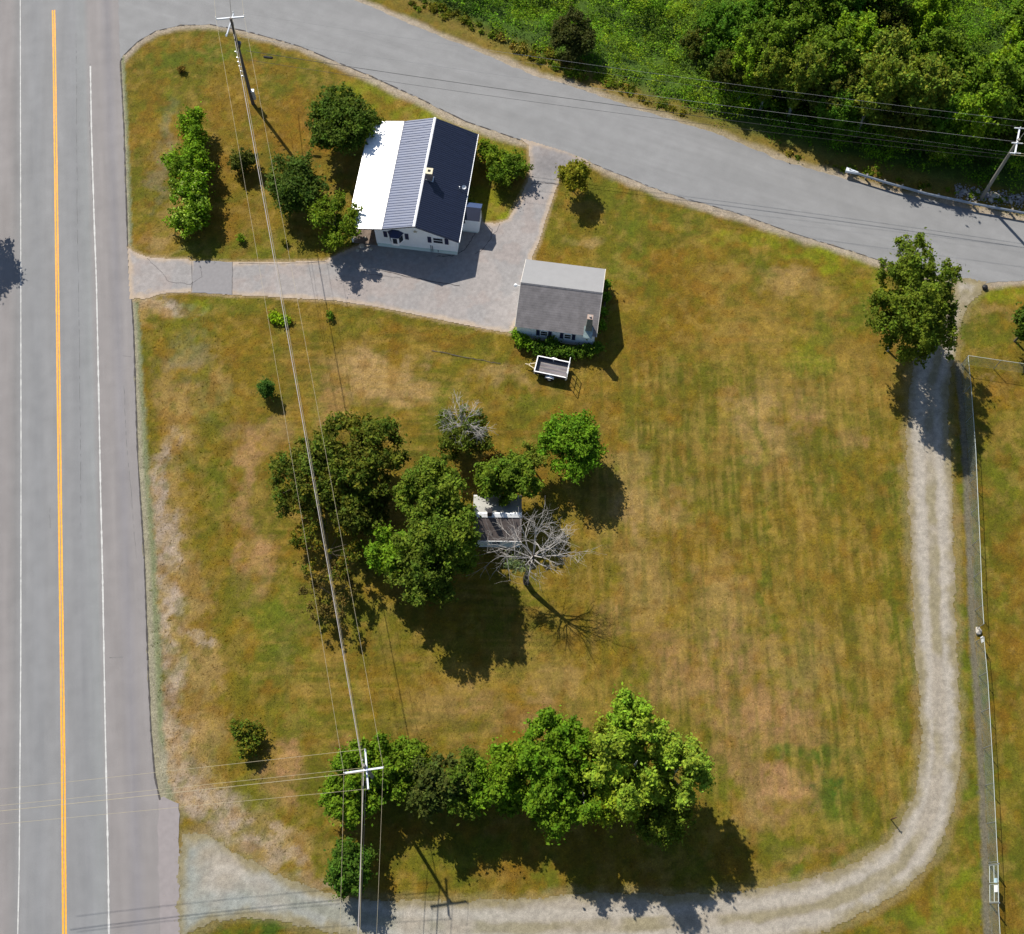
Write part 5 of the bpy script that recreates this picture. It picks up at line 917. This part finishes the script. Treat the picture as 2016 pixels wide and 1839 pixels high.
wire('overhead_wire', 'outermost pale wire high over the scrub to the right pole', B1[0]+up, G(2016, 238, 9.6), .009, .5, M_wirel, GR)
wire('overhead_wire', 'faint middle wire high over the wood edge to the right pole', G(456, 36, 11.5), A3[0]+up, .004, .5, M_wirel, GR)
wire('overhead_wire', 'bright wire over the dark wood edge to the middle of the right pole arm', B1[1]+up, M3+up, .011, .5, M_wirel, GR)
t3b = Vector((p3.x, p3.y, 0)).lerp(t3, .74)
wire('overhead_cable', 'dark cable with a splice case, upper one crossing the side road', G(484, 100, 7.6), t3b, .022, .5, M_black, GR)
wire('overhead_cable', 'dark cable crossing the side road just below the spliced cable', G(488, 118, 6.8), Vector((p3.x, p3.y, 0)).lerp(t3, .68), .014, .7, M_black, GR)
wire('overhead_wire', 'pale wire near the bottom of the arm on the right pole', G(470, 70, 8.6), A3[1]+up*.3, .004, .5, M_wirel, GR)
q = G(528, 113, 7.4); tag(MB().tube([q-Vector((.48, -.07, 0)), q-Vector((.38, -.05, 0)), q+Vector((.38, -.05, -.02)), q+Vector((.48, -.07, -.02))], [.05, .13, .13, .05], 8).build('splice_case', M_black), 'black splice case hanging on the cable right of the upper pole', 'cable box')
GRR = 'wires leaving the right pole past the frame'
for i, (a, lb) in enumerate(((A3[0], 'wire leaving the top of the right pole arm'), (M3, 'wire leaving the middle of the right pole arm'), (A3[1], 'wire leaving the bottom of the right pole arm'), (t3b, 'cable leaving the shaft of the right pole'))):
    wire('overhead_wire', lb+' past the right edge', a+up*.5, a+Vector((14, -1.6, .2)), .018, .1, grp=GRR, n=6)

# ------------------------------------------------------------------ guardrail
gr_pts = [G(x, y, .72) for x, y in ((1672, 336), (1700, 345), (1748, 360), (1824, 381), (1871, 391), (1919, 401), (2016, 419), (2120, 437))]
gro = empty('guardrail', (gr_pts[0].x, gr_pts[0].y, 0), 'galvanised steel guardrail along the outer bend of the side road', 'guardrail'); o_ = Vector((gr_pts[0].x, gr_pts[0].y, 0))
def along(pts, step):
    out = []; acc = 0
    for i in range(len(pts)-1):
        a, b = pts[i], pts[i+1]; L = (b-a).length
        while acc < L: out.append((a.lerp(b, acc/L), (b-a).normalized())); acc += step
        acc -= L
    return out
mb = MB(); prof_ = [(0, .16), (-.07, .12), (-.07, .06), (-.01, .0), (-.07, -.06), (-.07, -.12), (0, -.16)]
fine_pts = along(gr_pts, .5)
rings = []
for p, d in fine_pts:
    nn = Vector((d.y, -d.x, 0)).normalized(); rings.append([p-o_-nn*a*1.2+Vector((0, 0, b)) for a, b in prof_])
vs = [v for r_ in rings for v in r_]; k = len(prof_); fs = []
for i in range(len(rings)-1):
    for j in range(k-1): fs.append((i*k+j, i*k+j+1, (i+1)*k+j+1, (i+1)*k+j))
bm_ = MB().add(vs, fs); bo = bm_.build('rail_beam', M_galv, gro); md = bo.modifiers.new('thickness', 'SOLIDIFY'); md.thickness = .045
a = gr_pts[0]-o_; d = (gr_pts[1]-gr_pts[0]).normalized(); nn = Vector((d.y, -d.x, 0))
MB().slab([a-d*.35+nn*.2+Vector((0, 0, .1)), a+d*.9+nn*.06+Vector((0, 0, .14)), a+d*.9-nn*.10+Vector((0, 0, .14)), a-d*.35-nn*.24+Vector((0, 0, .1))], .3).build('end_terminal', mat('bright_galv', (.62, .68, .75), .4, metal=.3), gro)
for i, (p, d) in enumerate(along(gr_pts, 1.83)):
    nn = Vector((d.y, -d.x, 0)); q = p-o_-nn*.22
    pm = MB().beam(q+Vector((0, 0, -.75)), q+Vector((0, 0, .06)), .16, .16).beam(q+nn*.05+Vector((0, 0, -.02)), q+nn*.2+Vector((0, 0, -.02)), .14, .28)
    pm.build('post', mat('post_wood', (.20, .18, .15), .9, var=.2), gro)
# riprap stones by the pole
rr = np.random.default_rng(9)
def rock_mesh(seed, r):
    rg = np.random.default_rng(seed); bm = bmesh.new(); bmesh.ops.create_icosphere(bm, subdivisions=1, radius=r)
    for v in bm.verts: v.co *= 1+rg.normal()*.16; v.co.z *= .7
    me = bpy.data.meshes.new('rock'); bm.to_mesh(me); bm.free(); me.materials.append(M_stone); return me
RK = [rock_mesh(i, 1) for i in range(4)]
for i, (x, y, s_, lb) in enumerate([(1958, 386, .42, 'pale flat boulder just right of the right hand pole foot'), (1950, 394, .25, 'small stone between the guardrail and the pole foot'), (1975, 394, .25, 'stone on the sandy patch right of the pole foot'), (1915, 385, .22, 'stone left of the right hand pole foot'), (1990, 398, .2, 'stone behind the guardrail near the right edge'), (1900, 378, .2, 'stone at the end of the grass behind the guardrail'), (1925, 378, .25, 'bluish stone in the shade behind the pole foot'), (2005, 388, .22, 'shaded stone near the right edge behind the guardrail')]):
    p = G(x, y); o = newobj('boulder', RK[i % 4], None); o.location = (p.x, p.y, s_*.25); o.scale = (s_*1.3, s_, s_); o.rotation_euler = (0, 0, i*1.3); tag(o, lb, 'stone', 'stones behind the guardrail')
Vr, Fr = [], []; k = 0
for i in range(900):
    t = rr.random(); p = G(1880+t*160, 372+t*24+rr.normal()*7+4); s_ = .05+.12*rr.random()**2; v = rr.normal(size=(6, 3)); 
    v = np.array([(1, 0, 0), (0, 1, 0), (-1, 0, 0), (0, -1, 0), (0, 0, .8), (0, 0, -.8)])*s_*(.7+.6*rr.random((6, 1)))+np.array((p.x, p.y, .02)); Vr.append(v)
    Fr += [(k+a, k+b, k+4) for a, b in ((0, 1), (1, 2), (2, 3), (3, 0))]+[(k+b, k+a, k+5) for a, b in ((0, 1), (1, 2), (2, 3), (3, 0))]; k += 6
o = np_mesh('riprap', np.concatenate(Vr), np.array(Fr), mat('riprap_grey', (.26, .25, .25), .9, var=.3), corners=3); tag(o, 'loose grey broken stone on the bank behind the guardrail', 'riprap', kind='stuff')

# ------------------------------------------------------------------ chain-link fence and gate
M_mesh = mat('chain_link', (.22, .25, .23), .5, metal=.5)
def fence(name, label, pts2, H_=1.75, spacing=3.0):
    pts = [Vector((p[0], p[1], 0)) for p in pts2]; o = Vector(pts[0]); root = empty(name, o, label, 'fence', 'chain-link fence runs')
    P_ = [p-o for p in pts]
    posts = along(P_, spacing)+[(P_[-1], None)]
    me = MB().tube([(0, 0, -.05), (0, 0, H_)], .035, 6).mesh('post')
    for p, _ in posts: q = newobj('post', me, M_galv, root); q.location = p
    MB().tube([p+Vector((0, 0, H_)) for p in P_], .022, 6).build('top_rail', mat('rail_bright', (.45, .49, .46), .5, metal=.3), root)
    mb = MB(); fp = along(P_, .11)
    for s_ in (-1, 1):
        for i, (p, d) in enumerate(fp):
            j = i+s_*int(H_/.11)
            if 0 <= j < len(fp): a, b = p, fp[j][0]; mb.tube([a+Vector((0, 0, .03)), b+Vector((0, 0, H_))], .0034, 3, cap=False)
            else:
                lim = (len(fp)-1-i) if s_ > 0 else i; f_ = lim*.11
                if f_ > .05: mb.tube([p+Vector((0, 0, .03)), fp[-1 if s_ > 0 else 0][0]+Vector((0, 0, f_))], .0034, 3, cap=False)
                # wires that start on the end post
    for k_ in range(1, int(H_/.11)):
        e0, e1 = fp[0][0], fp[-1][0]; r_ = int(H_/.11)-k_
        if r_ < len(fp):
            mb.tube([e0+Vector((0, 0, k_*.11)), fp[r_][0]+Vector((0, 0, H_))], .0034, 3, cap=False); mb.tube([e1+Vector((0, 0, k_*.11)), fp[-1-r_][0]+Vector((0, 0, H_))], .0034, 3, cap=False)
    mo = mb.build('mesh', M_mesh, root); return root
FL = FENCE_LINE
fence('chain_link_fence', 'long chain-link fence run beside the gravel lane, above the narrow gap', FL[:6])
fence('chain_link_fence', 'chain-link fence run between the narrow gap and the double gate', FL[6:10])
fence('chain_link_fence', 'short chain-link fence run below the double gate at the bottom right', FL[10:])
fence('chain_link_fence', 'chain-link fence run turning right at the top corner toward the photo edge', [tuple(FL[0]+np.array((.05, .05)))]+[tuple(p) for p in GP([(1960, 708), (2016, 716), (2100, 727)], 1.75)], 1.75, 3.0)
ga, gb = Vector((*FL[9], 0)), Vector((*FL[10], 0)); gdir = (gb-ga); gl = gdir.length; gate = empty('double_gate', ga, 'galvanised double gate with two small signs in the right hand fence', 'gate', None, math.atan2(gdir.y, gdir.x))
for xv in (-.02, gl+.02): MB().tube([(xv, 0, 0), (xv, 0, 1.95)], .05, 8).build('post', M_galv, gate)
for s_ in (0, 1):
    x0 = .06+s_*(gl/2); x1 = x0+gl/2-.12; lf = MB(); 
    for z_ in (.08, .98, 1.8): lf.tube([(x0, 0, z_), (x1, 0, z_)], .028, 6)
    for x_ in (x0, x1): lf.tube([(x_, 0, .08), (x_, 0, 1.8)], .028, 6)
    lo = lf.build('gate_leaf', MATS['rail_bright'], gate); wm = MB(); nn_ = int((x1-x0)/.1)
    for i in range(-17, nn_):
        for sg in (1, -1):
            xa, za, xb, zb = x0+i*.1, .08, x0+i*.1+1.72, 1.8
            if xa < x0: za += x0-xa; xa = x0
            if xb > x1: zb -= xb-x1; xb = x1
            if sg < 0: xa, xb = x0+x1-xa, x0+x1-xb
            if zb-za > .05: wm.tube([(xa, 0, za), (xb, 0, zb)], .0034, 3, cap=False)
    wm.build('mesh', M_mesh, lo)
    sgx = x1-.32 if s_ == 0 else x0+.08
    sg = MB().box(sgx, sgx+(.34 if s_ == 0 else .52), .035, .05, 1.1, 1.1+(.45 if s_ == 0 else .62)).box(sgx, sgx+(.34 if s_ == 0 else .52), -.05, -.035, 1.1, 1.1+(.45 if s_ == 0 else .62)).build('sign', mat('pale_blue_sign', (.45, .62, .72), .5) if s_ == 0 else M_white, gate)
sgp = G(1934, 1259, 1.3); tag(MB().box(sgp.x-.03, sgp.x+.0, sgp.y-.25, sgp.y+.25, 1.05, 1.5).build('fence_sign', M_white), 'small white plate fixed to the fence just below the narrow gap', 'sign')
rp = G(1925, 1243); o = newobj('boulder', RK[1], None); o.location = (rp.x, rp.y, .12); o.scale = (.32, .4, .35); tag(o, 'tan rock lying in the narrow gap of the chain-link fence', 'stone')
# little post by the lane bend, dark object at the lane mouth
pp = G(1754, 1613); po = empty('marker_post', (pp.x, pp.y, 0), 'short dark rusty post standing on the grass at the lane bend', 'post')
MB().tube([(0, 0, -.05), (.0, .02, 1.35)], .045, 6).build('shaft', mat('rusty_iron', (.07, .03, .02), .8, var=.3), po); MB().beam((-.12, .0, 1.15), (.14, .05, 1.25), .04, .05).build('bracket', MATS['rusty_iron'], po)
bp = G(1938, 567); bm = bmesh.new(); bmesh.ops.create_icosphere(bm, subdivisions=2, radius=.28)
for v in bm.verts: v.co.z *= .7; v.co *= 1+rr.normal()*.06
me = bpy.data.meshes.new('rubbish_bag'); bm.to_mesh(me); bm.free(); o = newobj('rubbish_bag', me, M_black); o.location = (bp.x, bp.y, .17); tag(o, 'black lump like a rubbish bag at the grass corner by the lane mouth', 'bag')
